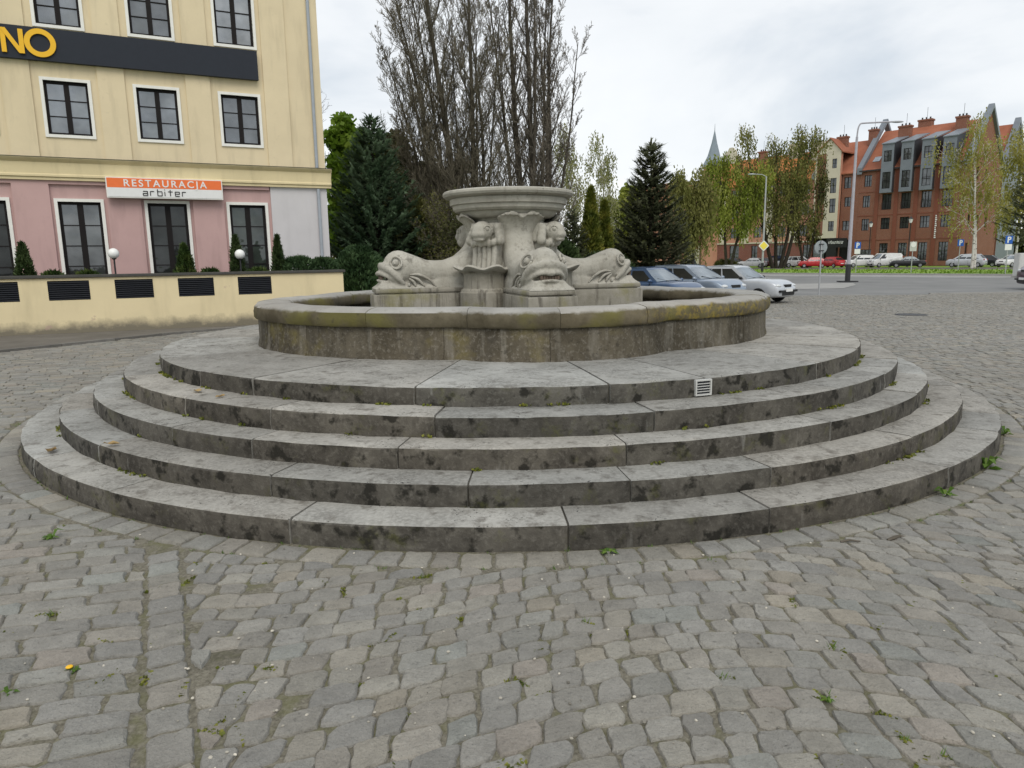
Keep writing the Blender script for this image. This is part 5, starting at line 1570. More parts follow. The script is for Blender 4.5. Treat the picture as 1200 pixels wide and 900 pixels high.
for i in range(420):                                                # moss in the angles of the steps
    k = rnd.randint(1, 4); a = rnd.uniform(PI*1.0, PI*2.0)
    if mnoise.noise(Vector((a*7, k*3.3, 0))) < .12: continue
    p = FC + Vector((math.cos(a), math.sin(a), 0))*(RAD[k] + .012); p.z = k*RISE + .004
    for q_ in range(10):
        q = p + Vector((jit(.03), jit(.02), rnd.uniform(0, .014))); ms_.tint = tcol(); b = rv()*.009; sv = b.cross(rv())
        if sv.length > 1e-5: ms_.quad_leaf(q, b, sv.normalized()*.008)
wd.build('grass_tufts', WEED, kind='stuff'); ms_.build('moss', MOSS, kind='stuff')
gr = MB()
for i in range(420):
    y = 1.9 + 6*rnd.random()**1.5; x = rnd.uniform(-.78, .78)*y
    if (Vector((x, y)) - FC.xy).length < RING + .05: continue
    s = rnd.uniform(.003, .009); t = rnd.uniform(.6, 2.6); gr.tint = (t, t*.97, t*.9)
    gr.ellipsoid((x, y, .004), (s, s*rnd.uniform(.6, 1), s*.5), Matrix.Rotation(rnd.random()*3, 3, 'Z'), 6, 4)
gr.build('grit', plain('grit_stone', (.22, .21, .19), .9, .2, tint=True), kind='stuff')
def rosette(name, label, px, py, s, n, flower=False):
    p = gnd(px, py); s *= .72; t = thing(name, label, 'weed', (p.x, p.y, -.012), 0, 'larger weeds in the paving joints')
    c = MB()
    for k in range(n):
        a = 2*PI*k/n + jit(.3); L = s*rnd.uniform(.7, 1.2); d = Vector((math.cos(a), math.sin(a), 0)); sd = Vector((-d.y, d.x, 0))
        c.tint = tcol(); el = rnd.uniform(.25, .9)
        P0 = Vector((0, 0, 0)); P1 = d*L*.5 + Vector((0, 0, L*el)); P2 = d*L + Vector((0, 0, L*el*.7)); w = L*.2
        c.poly([P0, P1 - sd*w, P2, P1 + sd*w])
    c.build('leaves', WEED, t)
    if flower:
        f = MB(); f.tube([(0, 0, 0), (-.014, .0, .022)], .002, 5); f.build('stalk', WEED, t); f = MB(); f.ellipsoid((-.015, 0, .026), (.014, .014, .006)); f.build('flower', YELLOW, t)
rosette('weed', 'leafy weed in the joint at the foot of the bottom step, right of centre', 713, 648, .085, 12)
rosette('weed', 'dandelion rosette against the right curve of the bottom step', 1155, 548, .17, 14)
rosette('weed', 'small weed against the right end of the bottom step', 1178, 508, .10, 9)
rosette('weed', 'flat weed in the cobbles just below the dandelion rosette', 1108, 580, .11, 10)
rosette('weed', 'star shaped weed left of the gutter course', 60, 631, .09, 9)
rosette('weed', 'weed with a yellow flower in the left cobbles', 86, 785, .045, 9, True)
rosette('weed', 'tiny bright green seedling between the bottom right cobbles', 970, 820, .045, 12)
rosette('weed', 'dark green sprout between the bottom left cobbles', 12, 812, .05, 9)
def dryleaf(label, px, py, k, s, tone):
    r = ray(px, py); z = k*RISE + .012; t = (z - EYE)/r.z; p = Vector((r.x*t, r.y*t, z))
    c = MB(); n = 9; a0 = rnd.random()*6
    top = [c.vert((math.cos(a0)*x*s + -math.sin(a0)*y*s, math.sin(a0)*x*s + math.cos(a0)*y*s, zz*s)) for x, y, zz in
           ((-1, 0, .1), (-.5, .42, .35), (.1, .5, .2), (.7, .25, .45), (1, 0, .3), (.6, -.3, .15), (0, -.48, .4), (-.6, -.35, .2), (0, 0, .02))]
    c.t = [(tone, 0, 0)]*len(c.v)
    for j in range(8): c.face([top[8], top[j], top[(j+1) % 8]])
    o = c.build('dry_leaf', DRYLEAF, None, None, label=label, cat='leaf', group='dry leaves on the steps'); o.location = p
dryleaf('pale curled dry leaf on the second tread from the top, left side', 232, 459, 4, .06, .9)
dryleaf('small ochre dry leaf right of the pale curled leaf', 258, 465, 4, .04, .6)
dryleaf('tan dry leaf on the second tread from the ground, left side', 131, 521, 2, .06, .7)
dryleaf('dark brown dry leaf on the left end of the bottom tread', 60, 529, 1, .08, .1)
tw = MB(); p = gnd(985, 636); tw.tube([(0, 0, .006), (.05, .004, .014), (.11, -.004, .008)], [.006, .007, .004], 6)
o = tw.build('stick', TWIG, label='short dark stick lying on the cobbles near the bottom step', cat='stick'); o.location = p
tw = MB(); p = gnd(1040, 634); tw.tube([(0, 0, .006), (.05, .02, .012), (.09, .05, .008), (.13, .05, .006)], [.008, .011, .009, .004], 6)
o = tw.build('stick', TWIG, label='crooked brown bark piece on the cobbles right of the short dark stick', cat='stick'); o.location = p

# far-off wood that closes the view along the road and behind the square
fw_ = MB()
for x0, x1, yb, hh in ((-150, 10, 175, 11), (95, 330, 172, 10), (-30, 60, 200, 9)):
    for i in range(int((x1 - x0) * 75)):
        x = rnd.uniform(x0, x1); top = hh * (.65 + .5 * mnoise.noise(Vector((x*.09, yb, 0))) + .2 * mnoise.noise(Vector((x*.35, 3, yb))))
        p = Vector((x, yb + jit(4), -.3 + top * rnd.random()**.6)); fw_.tint = (clump_t(p, .16, 70), 0, 0)
        a = rv(); sv = a.cross(rv())
        if sv.length > .05: fw_.quad_leaf(p, a*.55, sv.normalized()*.4)
fw_.build('distant_wood', OLIVE, kind='stuff')
# ------------------------------------------------------------------ roads beyond the square
A0 = Vector((25.5, 71.0)); RD = Vector((.663, -.749)); RN = Vector((.749, .663))     # far kerb line and its directions
def along(s, o): v = A0 + RD*s + RN*o; return (v.x, v.y)
sheet('road', [(2.0, 31.5), (60, 31.5), (60, 20), (120, 20), along(60, 0), along(-90, 0), (-60, 120), (-30, 75), (-8, 48), (2, 40)], -.035, ASPHALT)
sheet('pale_island', [tuple(gnd(*q)[:2]) for q in ((922, 338.5), (988, 337.5), (1003, 333.5), (1000, 331.2), (925, 332.3))], -.020, PALE)
kb = MB()
def kerb_run(pts, w, h, z=-.04):
    for (a, b) in zip(pts, pts[1:]):
        A, B = Vector(a), Vector(b); d = (B-A).normalized(); n_ = Vector((-d.y, d.x))*w
        kb.prism([(v.x, v.y, g(v.y) + z) for v in (A, B, B + n_, A + n_)], (0, 0, h))
kerb_run([along(60, 0), along(-90, 0)], -.32, .16)
kerb_run([(18.6, 31.75), (23.3, 31.75), (32.0, 31.75)], .15, .10); kerb_run([(2.4, 31.9), (15.8, 31.9)], .15, .06)
kb.build('kerb', PALE, kind='structure')
sheet('cycle_path', [along(60, -.05), along(-90, -.05), along(-90, -3.6), along(60, -3.6)], -.029, PALE)
sheet('lane_marking', [along(60, -4.2), along(-60, -4.2), along(-60, -4.55), along(60, -4.55)], -.029, WHITEP)
for i, (s0, s1, o) in enumerate([(-6, 4, -13.5), (-5, 3, -14.6)]):
    sheet('lane_marking', [along(s0, o), along(s1, o), along(s1, o - .5), along(s0, o - .5)], -.029, WHITEP)
sheet('lane_marking', [along(-40, -7.5), along(-22, -7.5), along(-22, -7.65), along(-40, -7.65)], -.029, WHITEP)
sheet('far_path', [along(62, 24.5), along(-95, 24.5), along(-95, 37), along(62, 37)], -.034, SIDEW)
sheet('grass_strip', [along(60, .33), along(-90, .33), along(-90, 24.4), along(60, 24.4)], -.028, GRASS)
mh = MB(); mh.lathe([(.42, 0), (.42, .012), (.38, .012), (.375, .006), (.36, .006), (.355, .012), (0, .012)], 32); 
p = gnd(1068, 369); o = mh.build('manhole_cover', DGREY, label='round dark iron manhole cover in the cobbles right of the fountain', cat='manhole cover'); o.location = (p.x, p.y, p.z)
gk = MB()
for i in range(2600):                                              # rough grass tops of the verge
    s, q = rnd.uniform(-42, 42), rnd.uniform(.4, 24); x, y = along(s, q); z = g(y) - .03
    gk.tint = tcol(); a = rnd.random()*3.1; L = rnd.uniform(.10, .28)
    gk.tri_leaf(Vector((x, y, z)), Vector((x + jit(.15), y + jit(.15), z + L)), Vector((math.cos(a), math.sin(a), 0))*.10)
gk.build('verge_grass', BRIGHT, kind='stuff')
bushy('verge_bush', 'low round grey green bush on the verge in front of the dark parked car', at(850, 101), 1.15, 1.5, OLIVE, 1800, .22, 'ball', seed=61)

# ------------------------------------------------------------------ cars
def wheel(parent, x, y, r, s):
    w = MB()
    prof = [(r*.60, -.085), (r*.93, -.09), (r, -.06), (r, .06), (r*.93, .09), (r*.60, .085)]
    n = 28
    rings = [[w.vert((x + a*math.cos(2*PI*k/n), y + h, r + a*math.sin(2*PI*k/n))) for k in range(n)] for a, h in prof]
    for A, B in zip(rings, rings[1:] + rings[:1]):
        for k in range(n): w.face([A[k], A[(k+1) % n], B[(k+1) % n], B[k]])
    wo = w.build('wheel', TYRE, parent, 40)
    h = MB()
    prof = [(r*.62, .07), (r*.60, .088), (r*.54, .080), (r*.50, .055), (r*.18, .066), (r*.14, .078), (.001, .080)]
    rings = [[h.vert((x + a*math.cos(2*PI*k/n), y + s*q, r + a*math.sin(2*PI*k/n))) for k in range(n)] for a, q in prof]
    for A, B in zip(rings, rings[1:]):
        for k in range(n): h.face([A[k], A[(k+1) % n], B[(k+1) % n], B[k]])
    for k in range(6):
        a = 2*PI*k/6; c1, s1 = math.cos(a), math.sin(a); nx_, nz_ = -s1*r*.07, c1*r*.07
        h.prism([(x + c1*r*.15 - nx_, y + s*.062, r + s1*r*.15 - nz_), (x + c1*r*.55 - nx_, y + s*.066, r + s1*r*.55 - nz_), (x + c1*r*.55 + nx_, y + s*.066, r + s1*r*.55 + nz_), (x + c1*r*.15 + nx_, y + s*.062, r + s1*r*.15 + nz_)], (0, s*.018, 0))
    h.build('rim', RIMM, wo, 40)

def car(name, label, pos, ang, paint, L=4.2, W=1.7, Ht=1.42, hood=.92, belt=.94, tail=.98, xa=.95, xr1=.30, xr2=-1.05, xc=-1.75, trunk=None, r=.30, glass=None, dark_trim=False, group=None, cat='car', van=False, plate=True, bumper=None, soft=None, side=True):
    """x forward; xa / xc feet of the front and rear screens, xr1 / xr2 front and rear end of the roof"""
    t = thing(name, label, cat, pos, ang, group)
    hw = W/2; f, b = L/2, -L/2; wb = (f - .80, b + .72)
    st = [(b, .62*tail, .80, .30), (b + .06, .88*tail, .92, .24), (b + .25, tail, .965, .20), (min(xc, b + .7), tail + .01, .99, .18)]
    if trunk: st[-1] = (xc - .02, belt + .0, .99, .18)
    st += [(-.4, belt, 1.0, .18), (xa, belt, 1.0, .18), ((xa + f)/2 + .1, hood + .03, .985, .19), (f - .30, hood - .05, .95, .21), (f - .08, hood - .17, .88, .23), (f, hood - .33, .74, .27)]
    m = MB(); rings = []
    for x, zs, wf, zb in st:
        w = hw*wf
        half = [(w*.80, zb), (w*.95, zb + .05), (w, zb + (zs - zb)*.35), (w, zb + (zs - zb)*.66), (w*.985, zs - .07), (w*.93, zs - .015), (w*.55, zs + .012)]
        rings.append([(x, y, z) for y, z in half] + [(x, 0, zs + .02)] + [(x, -y, z) for y, z in half[::-1]] + [(x, 0, zb)])
    m.loft(rings)
    body = m.build('body', [paint, BLACK], t)
    cut = MB()
    for x in wb:
        for s in (-1, 1):
            n = 20; rr = r + .055
            cut.loft([[(x + rr*math.cos(2*PI*k/n), s*q, r + .01 + rr*math.sin(2*PI*k/n)) for k in range(n)] for q in (hw - .25, hw + .2)], m=1)
    co = cut.build('cutter', [paint, BLACK])
    for o in (body, co):
        bm = bmesh.new(); bm.from_mesh(o.data); bmesh.ops.recalc_face_normals(bm, faces=bm.faces[:]); bm.to_mesh(o.data); bm.free()
    bake(body, ('SUBSURF', dict(levels=2, render_levels=2)), ('BOOLEAN', dict(operation='DIFFERENCE', object=co, solver='EXACT')))
    bpy.data.objects.remove(co); shade(body, 38)
    # cabin
    wb_, wt = hw*.93, hw*.70
    zb, zt = belt - .03, Ht
    c = MB()
    roofm = (xr1 + xr2)/2
    R_ = [(xc, wb_*.96, (tail if not trunk else belt) - .03), (xr2, wt*.98, zt - .035), (roofm, wt, zt), (xr1, wt*.98, zt - .04), (xa, wb_*.96, zb)]
    def sec(x, w, z, first): 
        return [(x, w, z), (x, w*.72, z + (.035 if not first else .0)), (x, 0, z + (.05 if not first else .01)), (x, -w*.72, z + (.035 if not first else .0)), (x, -w, z)]
    tops = [sec(x, w, z, i in (0, 4)) for i, (x, w, z) in enumerate(R_)]
    base = [(x, wb_, zb) for x in (xc, xr2, roofm, xr1, xa)]
    ids = [[c.vert(p) for p in q] for q in tops]
    for A, B in zip(ids, ids[1:]):
        for j in range(4): c.face([A[j], B[j], B[j+1], A[j+1]])
    def sidep(s, u, v):                                             # point on the side plane; u along, v up
        zlo, zhi = zb, zt - .04
        z = zlo + (zhi - zlo)*v
        xf = xa + (xr1 - xa)*v; xb_ = xc + (xr2 - xc)*v
        return Vector((xb_ + (xf - xb_)*u, s*(wb_*.96 + (wt*.98 - wb_*.96)*v), z))
    for s in (0, 4):
        lo = [c.vert((x, (wb_*.96 if s == 0 else -wb_*.96), zb)) for x in (xr2, roofm, xr1)]
        q = [ids[0][s]] + lo + [ids[4][s], ids[3][s], ids[2][s], ids[1][s]]
        c.face(q if s else q[::-1])
    cab = c.build('cabin', paint if not soft else soft, t)
    bake(cab, ('BEVEL', dict(width=.05, segments=3, limit_method='ANGLE', angle_limit=R(20)))); shade(cab, 50)
    G = glass or CARGLASS
    def pane(parent, pts, nrm, mat, name='side_window'):
        w = MB(); w.prism([p + nrm*.010 for p in pts], -nrm*.016); return w.build(name, mat, parent)
    for s in (-1, 1):
        p0, p1, p2 = sidep(s, 0, 0), sidep(s, 1, 0), sidep(s, .5, 1)
        nrm = (p1 - p0).cross(p2 - p0).normalized()
        if nrm.y * s < 0: nrm = -nrm
        if van: spans = [(.72, .955)]
        elif trunk or xc < -1.5: spans = [(.06, .235), (.265, .555), (.59, .93)] if L > 3.9 else [(.07, .5), (.54, .93)]
        else: spans = [(.09, .48), (.52, .93)]
        for a, b_ in spans:
            v0, v1 = .10, .88
            pts = [sidep(s, a + (.02 if a < .1 else 0), v0), sidep(s, b_, v0), sidep(s, b_ - (.02 if b_ > .9 else 0), v1), sidep(s, a + (.06 if a < .1 else 0), v1)]
            pane(cab, pts, nrm, G)
    def screen(x0, z0, w0, x1, z1, w1, mat, name):
        a, b_, c_2, d = Vector((x0, -w0, z0)), Vector((x0, w0, z0)), Vector((x1, w1, z1)), Vector((x1, -w1, z1))
        nrm = (b_ - a).cross(d - a).normalized()
        if nrm.x * (x0 - x1) < 0: nrm = -nrm
        L_ = lambda p, q, k: p + (q - p)*k
        pts = []
        for k in range(7):
            e = k/6; bow = .035*math.sin(PI*e)
            pts.append(L_(L_(a, b_, e), L_(d, c_2, e), .07) + nrm*bow)
        for k in range(7):
            e = 1 - k/6; bow = .035*math.sin(PI*e)
            pts.append(L_(L_(a, b_, e), L_(d, c_2, e), .90) + nrm*bow)
        w = MB(); up_ = [w.vert(p + nrm*.014) for p in pts]; dn = [w.vert(p - nrm*.02) for p in pts]; n = 14
        for k in range(6): w.face([up_[k], up_[k+1], up_[12-k], up_[13-k]])
        for k in range(n): w.face([up_[k], dn[k], dn[(k+1) % n], up_[(k+1) % n]])
        return w.build(name, mat, cab)
    screen(xa, zb, wb_*.92, xr1, zt - .04, wt*.92, WSCREEN, 'windscreen')
    if not van: screen(xc, R_[0][2], wb_*.90, xr2, zt - .04, wt*.90, G, 'rear_window')
    for x in wb:
        for s in (-1, 1): wheel(t, x, s*(hw - .095), r, s)
    for s in (-1, 1):
        h = MB(); h.ellipsoid((f - .20, s*hw*.66, hood - .215), (.17, .20, .075), Matrix.Rotation(-s*.45, 3, 'Z')); h.build('headlight', LAMPG, t, 180)
        h = MB(); h.ellipsoid((b + .11, s*hw*.80, tail - .17), (.085, .13, .13 if not van else .2)); h.build('tail_light', REDL, t, 180)
        h = MB(); q = sidep(s, .93, .12); h.ellipsoid((xa - .22, s*(hw*.93 + .10), belt + .04), (.07, .085, .06)); h.box(xa - .25, xa - .2, *sorted((s*hw*.88, s*(hw*.93 + .05))), belt, belt + .04); h.build('wing_mirror', BLACK if dark_trim else paint, t, 60)
        h = MB(); h.box(-.30, -.13, *sorted((s*(hw - .012), s*(hw + .012))), belt - .17, belt - .14); h.box(-1.25, -1.08, *sorted((s*(hw - .012), s*(hw + .012))), belt - .17, belt - .14); h.build('door_handle', BLACK if dark_trim else paint, t)
        h = MB()
        for x in (xa - .28, -.38, -1.36): h.box(x - .005, x + .005, *sorted((s*(hw - .03), s*(hw + .0015))), .30, belt - .05)
        h.build('door_seam', BLACK, t)
    h = MB(); h.box(f - .11, f - .02, -hw*.30, hw*.30, hood - .27, hood - .17); h.box(f - .12, f + .004, -hw*.55, hw*.55, .30, .42); h.build('grille', BLACK, t)
    if dark_trim:
        h = MB(); h.box(f - .2, f + .03, -hw*.80, hw*.80, .42, .50); h.build('bumper_strip', BLACK, t)
        h = MB(); h.box(b - .02, b + .2, -hw*.82, hw*.82, .45, .54); h.build('bumper_strip', BLACK, t)
    if plate:
        h = MB(); h.box(f - .03, f + .042, -.26, .26, .44, .55); h.build('number_plate', WHITE, t)
        h = MB(); h.box(b - .02, b + .05, -.26, .26, .50, .61); h.build('number_plate', WHITE, t)
    wp = MB()
    for y in (-.1, .42): wp.tube([(xa + .01, y, zb + .045), (xa - .17, y - .42, zb + .14)], .012, 4)
    wp.build('wiper', BLACK, t)
    return t
def paint(name, c, metal=0.0): return glossy('paint_' + name, c, .28, .6, metal)
SILV = paint('silver', (.50, .52, .55), .25); BLUE = paint('blue', (.045, .085, .17), .2); SBLU = paint('pale_blue', (.24, .29, .36), .3)
PWHITE = paint('white', (.70, .70, .69)); PRED = paint('red', (.46, .018, .022)); PBLK = paint('black', (.012, .013, .016)); PDRED = paint('dark_red', (.12, .02, .02)); PNAVY = paint('navy', (.018, .028, .06))
PTEAL = paint('plum', (.045, .012, .035)); PGREY = paint('grey_blue', (.10, .14, .17), .2)
ca = R(-47)
car('parked_car', 'silver saloon parked with its nose towards the road, rightmost of the three behind the fountain', Vector((9.05, 28.9, -.18)), ca, SILV, 4.45, 1.71, 1.40, .88, .92, 1.0, .92, .18, -.95, -1.62, True, .30, dark_trim=True, group='cars parked behind the fountain')
car('parked_car', 'pale blue silver hatchback between the dark blue car and the silver saloon', Vector((6.85, 27.6, -.18)), ca + R(-3), SBLU, 4.2, 1.72, 1.46, .94, .97, 1.02, 1.10, .25, -1.15, -1.80, None, .30, group='cars parked behind the fountain')
car('parked_car', 'dark blue hatchback half hidden behind the right fish', Vector((5.05, 25.9, -.17)), ca + R(-4), BLUE, 3.9, 1.66, 1.41, .90, .94, 1.0, .90, .20, -1.0, -1.66, None, .29, group='cars parked behind the fountain')
PK = Vector((58.0, 91.0)); PD = Vector((-.697, .717))
def lane(px, off=0.0):
    r = ray(px, 300); k = r.x/r.y
    o = PK + Vector((.717, .697))*off
    s = (k*o.y - o.x)/(PD.x - k*PD.y)
    v = o + PD*s
    return Vector((v.x, v.y, g(v.y)))
RA = math.atan2(.717, -.697)                                       # heading along the road, away to the left
GP = 'cars parked before the brick houses'
car('parked_car', 'silver compact people carrier parked under the white-trunked birch', lane(1133), RA, SILV, 4.35, 1.74, 1.60, .98, 1.0, 1.08, 1.38, .50, -1.45, -1.98, None, .31, group=GP)
car('parked_car', 'dark car mostly hidden behind the silver people carrier', lane(1152, 3.5), RA, PBLK, 4.0, 1.7, 1.42, group=GP)
car('parked_car', 'white car facing the road below the rightmost blue parking sign', lane(1188, .5), R(-160), PWHITE, 4.3, 1.76, 1.44, .92, .95, 1.0, group=GP)
car('parked_car', 'low black open-topped car with pale cover beside the white van', lane(1064, 0), RA + R(22), PBLK, 4.3, 1.74, 1.36, .90, .92, .94, .80, .25, -.7, -1.35, True, .31, soft=paint('pale_cover', (.38, .42, .44)), group=GP)
car('parked_van', 'white panel van with dark bumper parked before the brick building', lane(1037, .8), RA + R(55), PWHITE, 4.4, 1.80, 1.85, 1.08, 1.12, 1.55, 1.55, .75, -2.0, -2.14, None, .32, van=True, dark_trim=True, group=GP, cat='van')
car('parked_car', 'white people carrier left of the white panel van, beside the tall lamp post', lane(1008, 1.0), RA + R(50), PWHITE, 4.4, 1.78, 1.64, 1.0, 1.04, 1.1, 1.4, .55, -1.5, -2.0, None, .31, group=GP)
car('parked_car', 'bright red hatchback seen from behind and side, right of the round sign back', lane(974, -.5), RA + R(-20), PRED, 3.95, 1.70, 1.44, .92, .95, 1.02, .95, .25, -1.1, -1.75, None, .30, group=GP)
car('parked_car', 'red car mostly hidden behind the pole of the round sign', lane(952, -1.2), RA + R(35), PRED, 4.0, 1.70, 1.40, group=GP)
car('parked_car', 'white estate car with red tail lamps left of the round sign back', lane(937, 1.0), RA + R(-150), PWHITE, 4.5, 1.80, 1.60, 1.0, 1.04, 1.1, 1.25, .45, -1.5, -2.05, None, .33, group=GP)
car('parked_car', 'small white car nose peeking out left of the white estate', lane(922, 1.4), RA + R(15), PWHITE, 3.6, 1.62, 1.42, group=GP)
car('parked_car', 'navy blue car behind the forked willow trunks', lane(907, 3.0), RA + R(30), PNAVY, 4.5, 1.8, 1.72, 1.02, 1.06, 1.12, 1.2, .4, -1.5, -2.0, None, .34, group=GP)
car('parked_car', 'dark red car partly hidden behind the pole with the yellow diamond sign', lane(902, 1.5), RA + R(160), PDRED, 4.2, 1.72, 1.46, group=GP)
car('parked_car', 'white saloon parked behind the pole with the yellow diamond sign', lane(882, 0), RA + R(8), PWHITE, 4.5, 1.76, 1.42, .90, .94, 1.0, .95, .2, -.95, -1.62, True, .31, group=GP)
car('parked_car', 'black car behind the low round bush on the verge', lane(858, 1.5), RA + R(5), PBLK, 4.5, 1.76, 1.44, .92, .96, 1.0, .95, .2, -.95, -1.62, True, .31, group=GP)
car('parked_car', 'grey blue car half hidden by the broad dark spruce', Vector((19.6, 79, -.18)), R(-100), PGREY, 4.0, 1.7, 1.45, group=GP)
car('moving_car', 'plum and teal van on the near lane, cut off by the right edge', Vector((27.5, 35.0, -.18)), R(168), PTEAL, 4.6, 1.8, 1.9, 1.1, 1.14, 1.5, 1.55, .8, -2.0, -2.2, None, .32, van=True, dark_trim=True, cat='van')

# ------------------------------------------------------------------ street furniture
def pole(mb, h, r0, r1, n=12): mb.tube([(0, 0, 0), (0, 0, h)], [r0, r1], n)
p = Vector((22.59, 48.2, -.18))
t = thing('street_lamp', 'tall grey street lamp post with black foot and long bent arm', 'street lamp', p)
m = MB(); pole(m, 9.3, .125, .075); m.tube(smooth_path([(0, 0, 9.3), (.03, -.02, 9.8), (.12, -.05, 10.05), (.3, -.06, 10.12), (1.2, -.1, 10.15), (2.2, -.15, 10.17)], 4), .05, 8); m.build('pole', plain('lilac_grey_paint', (.38, .37, .40), .5, .1), t, 50)
m = MB(); pole(m, 1.15, .17, .165); m.box(-.55, .55, -.4, .4, -.02, .05); m.build('foot', DGREY, t, 50)
m = MB(); m.ellipsoid((2.45, -.16, 10.16), (.42, .13, .07)); m.build('lamp_head', GREYM, t, 180)
p = Vector((28.06, 80.36, -.18))
t = thing('street_lamp', 'slim grey street lamp post with short left arm carrying the yellow diamond sign', 'street lamp', p)
m = MB(); pole(m, 10.3, .12, .07); m.tube([(0, 0, 10.25), (-.5, 0, 10.5), (-1.3, 0, 10.55)], .045, 6); m.build('pole', GREYM, t, 50)
m = MB(); pole(m, 1.0, .15, .15); m.build('foot', DGREY, t, 50)
m = MB(); m.ellipsoid((-1.6, 0, 10.54), (.45, .16, .09)); m.build('lamp_head', GREYM, t, 180)
s_ = thing('priority_sign', 'yellow diamond priority road sign with white edge on the slim lamp post', 'road sign', (p.x, p.y - .17, zat(893, 288, 80.2)))
def rdiamond(a, y, m_, mb):
    pts = []
    for k in range(4):
        A = PI/2*k
        for e in (-.09, .09): pts.append((a*math.cos(A + e*1.0), y, a*math.sin(A + e)))
    mb.prism(pts, (0, -.012, 0), m_)
m = MB(); rdiamond(.56, 0, 0, m); rdiamond(.42, -.014, 1, m); m.build('plate', [WHITE, SIGNY], s_)
for k in (-.4, .4): m = MB(); m.box(-.16, .16, .002, .15, k - .03, k + .03); m.build('bracket', GREYM, s_)
p = Vector((13.88, 32.3, -.18))
t = thing('round_sign', 'grey back of a round road sign on a thin pole', 'road sign', p)
m = MB(); pole(m, 2.42, .035, .035); m.build('pole', GREYM, t, 50)
m = MB(); m.lathe([(.0, .006), (.27, .006), (.295, 0), (.30, -.02), (.29, -.022), (.28, -.008), (0, -.004)], 40); o = m.build('disc', plain('sign_back', (.27, .30, .31), .5, .08), t, 40)
o.location = (0, .05, 2.12); o.rotation_euler = (R(90), 0, R(6))
for z in (1.98, 2.26): m = MB(); m.box(-.1, .1, -.045, .04, z - .02, z + .02); m.build('bracket', DGREY, t)
def psign(px, Y, py, label, plate2=True, arrow=None):
    p = at(px, Y); z = zat(px, py, Y) - p.z
    t = thing('parking_sign', label, 'road sign', p, 0, 'blue parking signs by the road')
    m = MB(); pole(m, z + .38, .04, .04); m.build('pole', GREYM, t, 50)
    m = MB(); m.box(-.30, .30, -.075, -.05, z - .32, z + .32); m.build('plate', BLUES, t)
    m = MB(); m.box(-.14, -.04, -.09, -.076, z - .25, z + .25); m.box(-.04, .07, -.09, -.076, z + .16, z + .25); m.box(-.04, .07, -.09, -.076, z - .03, z + .06); m.box(.07, .15, -.09, -.076, z + .01, z + .21); m.build('letter', WHITE, t)
    if plate2: m = MB(); m.box(-.28, .28, -.07, -.05, z - .84, z - .36); m.build('lower_plate', WHITE, t)
psign(1004, 72, 287.5, 'blue parking sign with white lower plate just right of the tall lamp post')
psign(1124, 71, 284.5, 'blue parking sign standing left of the white-trunked birch', False)
psign(1180, 60, 281, 'blue parking sign with white lower plate, rightmost in front of the dark spruce')
p = at(1069, 68); z = zat(1069, 289, 68) - p.z
t = thing('notice_sign', 'grey white rectangular notice with round symbol on a pole before the brick building', 'road sign', p)
m = MB(); pole(m, z + .5, .04, .04); m.build('pole', GREYM, t, 50)
m = MB(); m.box(-.32, .32, -.07, -.05, z - .42, z + .45); m.build('plate', plain('grey_white_plate', (.48, .49, .47), .6), t)
m = MB(); m.lathe([(.24, 0), (.24, .012), (.0, .012)], 20); o = m.build('symbol', WHITE, t); o.location = (0, -.071, z + .18); o.rotation_euler = (R(90), 0, 0)
def lantern(px, Y, py, label):
    p = at(px, Y); z = zat(px, py, Y) - p.z
    t = thing('lantern_post', label, 'street lamp', p, 0, 'old-style lanterns along the far pavement')
    m = MB(); m.lathe([(.16, 0), (.14, .5), (.07, .6), (.055, z - .5), (.09, z - .45), (.05, z - .4), (.05, z - .25)], 10); m.build('pole', DGREY, t, 50)
    m = MB(); m.lathe([(.15, z - .25), (.28, z + .25), (.27, z + .27)], 8); m.build('lantern_glass', GLOBE, t)
    m = MB(); m.lathe([(.33, z + .27), (.12, z + .48), (.04, z + .6), (0, z + .62)], 8); m.build('cap', DGREY, t)
lantern(1064, 99, 259, 'old-style lantern post in front of the big brick building')
lantern(1018, 104, 264, 'old-style lantern post right of the tall lamp post, near the shop front')
lantern(916, 108, 263, 'old-style lantern post among the forked willow trunks')
lantern(807, 95, 272, 'old-style lantern post between the broad spruce and the peach building')
p = at(1200, 52); t = thing('utility_cabinet', 'pale grey utility cabinet at the right edge beside the road', 'cabinet', p, R(6))
m = MB(); m.box(-.55, .75, -.25, .25, .08, 1.72); bake(m.build('casing', plain('cabinet_grey', (.50, .50, .48), .6, .08), t), ('BEVEL', dict(width=.02, segments=2)))
m = MB(); m.box(-.50, .09, -.262, -.251, .16, 1.64); m.box(.11, .70, -.262, -.251, .16, 1.64); m.build('door', plain('cabinet_grey', (.50, .50, .48)), t)
m = MB(); m.box(-.6, .8, -.3, .3, -.03, .08); m.build('base', PALE, t)
m = MB(); m.box(-.42, .42, -.32, .32, 0, .30); o = bake(m.build('stone_block', KERB, label='grey rough stone block standing on the ground at the end of the terrace wall', cat='stone block'), ('BEVEL', dict(width=.02, segments=2)))
p = at(391, 20.6); o.location = (p.x, p.y, p.z); o.rotation_euler = (0, 0, R(22)); o.scale = (.8, .8, 2.6)

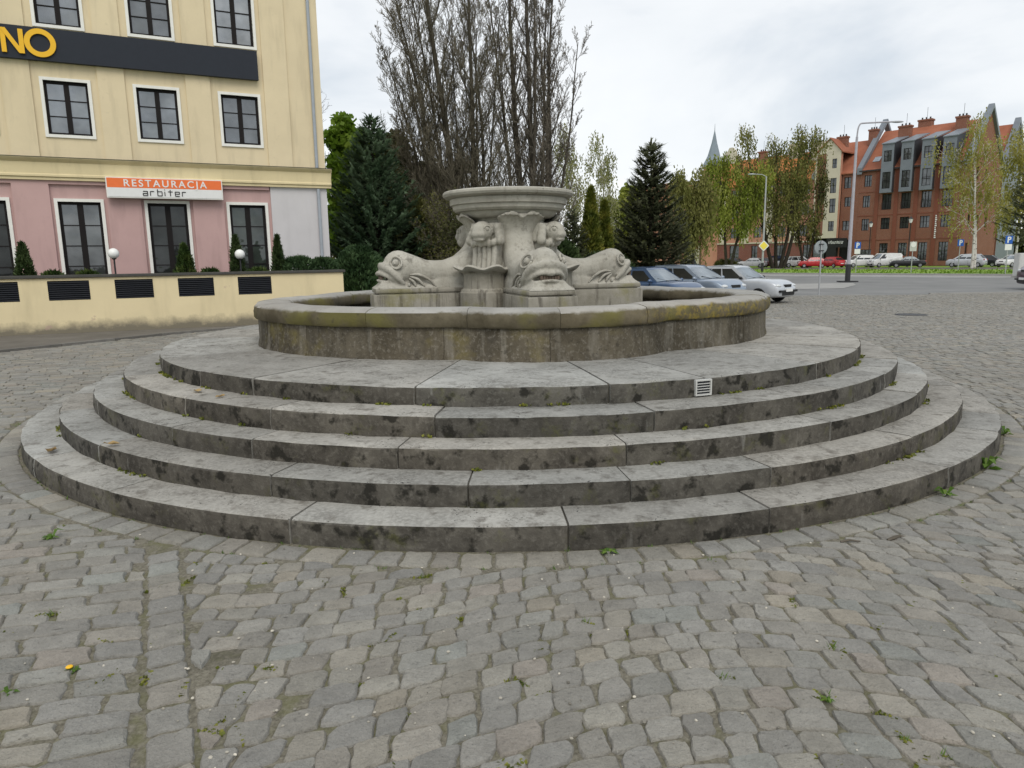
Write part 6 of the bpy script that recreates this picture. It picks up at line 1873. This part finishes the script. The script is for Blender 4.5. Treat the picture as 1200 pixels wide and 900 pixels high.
# ------------------------------------------------------------------ daylight
SUN_EL, SUN_AZ = R(50), R(165)                                     # azimuth measured from +Y towards +X
w = bpy.data.worlds.new('World'); scene.world = w; w.use_nodes = True
n, l = w.node_tree.nodes, w.node_tree.links
n.clear()
out = n.new('ShaderNodeOutputWorld'); mixs = n.new('ShaderNodeMixShader'); b1_ = n.new('ShaderNodeBackground'); b2_ = n.new('ShaderNodeBackground')
sky = n.new('ShaderNodeTexSky'); sky.sky_type = 'NISHITA'; sky.sun_disc = False; sky.sun_elevation = SUN_EL; sky.sun_rotation = SUN_AZ
l.new(sky.outputs[0], b1_.inputs[0]); b1_.inputs[1].default_value = .10
tc = n.new('ShaderNodeTexCoord'); mp = n.new('ShaderNodeMapping'); mp.inputs['Scale'].default_value = (1, 1, 2.6)
l.new(tc.outputs['Generated'], mp.inputs[0])
nz = n.new('ShaderNodeTexNoise'); nz.inputs['Scale'].default_value = 1.9; nz.inputs['Detail'].default_value = 6; nz.inputs['Roughness'].default_value = .52; nz.inputs['Distortion'].default_value = .35
l.new(mp.outputs[0], nz.inputs['Vector'])
sp = n.new('ShaderNodeSeparateXYZ'); l.new(tc.outputs['Generated'], sp.inputs[0])
def mth(op, a, b):
    m = n.new('ShaderNodeMath'); m.operation = op
    for v, i in ((a, 0), (b, 1)):
        if isinstance(v, (int, float)): m.inputs[i].default_value = v
        else: l.new(v, m.inputs[i])
    return m.outputs[0]
# greyer cloud bank towards the upper right, brighter veil on the left and along the horizon
gx = mth('ADD', mth('MULTIPLY', sp.outputs[0], .34), mth('MULTIPLY', sp.outputs[2], .55))
fac = mth('ADD', mth('MULTIPLY', mth('SUBTRACT', nz.outputs['Fac'], .5), 1.7), gx)
rp = n.new('ShaderNodeValToRGB'); l.new(fac, rp.inputs[0])
e = rp.color_ramp.elements
e[0].position = .02; e[0].color = (.93, .945, .95, 1)
e[1].position = .56; e[1].color = (.55, .615, .685, 1)
q = e.new(.26); q.color = (.84, .865, .885, 1)
l.new(rp.outputs[0], b2_.inputs[0]); b2_.inputs[1].default_value = 1.0
mixs.inputs[0].default_value = .9
l.new(b1_.outputs[0], mixs.inputs[1]); l.new(b2_.outputs[0], mixs.inputs[2]); l.new(mixs.outputs[0], out.inputs[0])
sd = bpy.data.lights.new('sun', 'SUN'); sd.energy = 1.6; sd.angle = R(40); sd.color = (1, .95, .86)
so = bpy.data.objects.new('sun', sd); COL.objects.link(so)
dv = Vector((math.sin(SUN_AZ)*math.cos(SUN_EL), math.cos(SUN_AZ)*math.cos(SUN_EL), math.sin(SUN_EL)))
so.rotation_euler = dv.to_track_quat('Z', 'Y').to_euler()
vs = scene.view_settings
vs.view_transform = 'Standard'; vs.look = 'None'; vs.exposure = 0.2; vs.gamma = 1.0; vs.use_curve_mapping = False
scene.cycles.max_bounces = 6; scene.cycles.diffuse_bounces = 3; scene.cycles.glossy_bounces = 3; scene.cycles.transparent_max_bounces = 6
scene.cycles.use_denoising = True
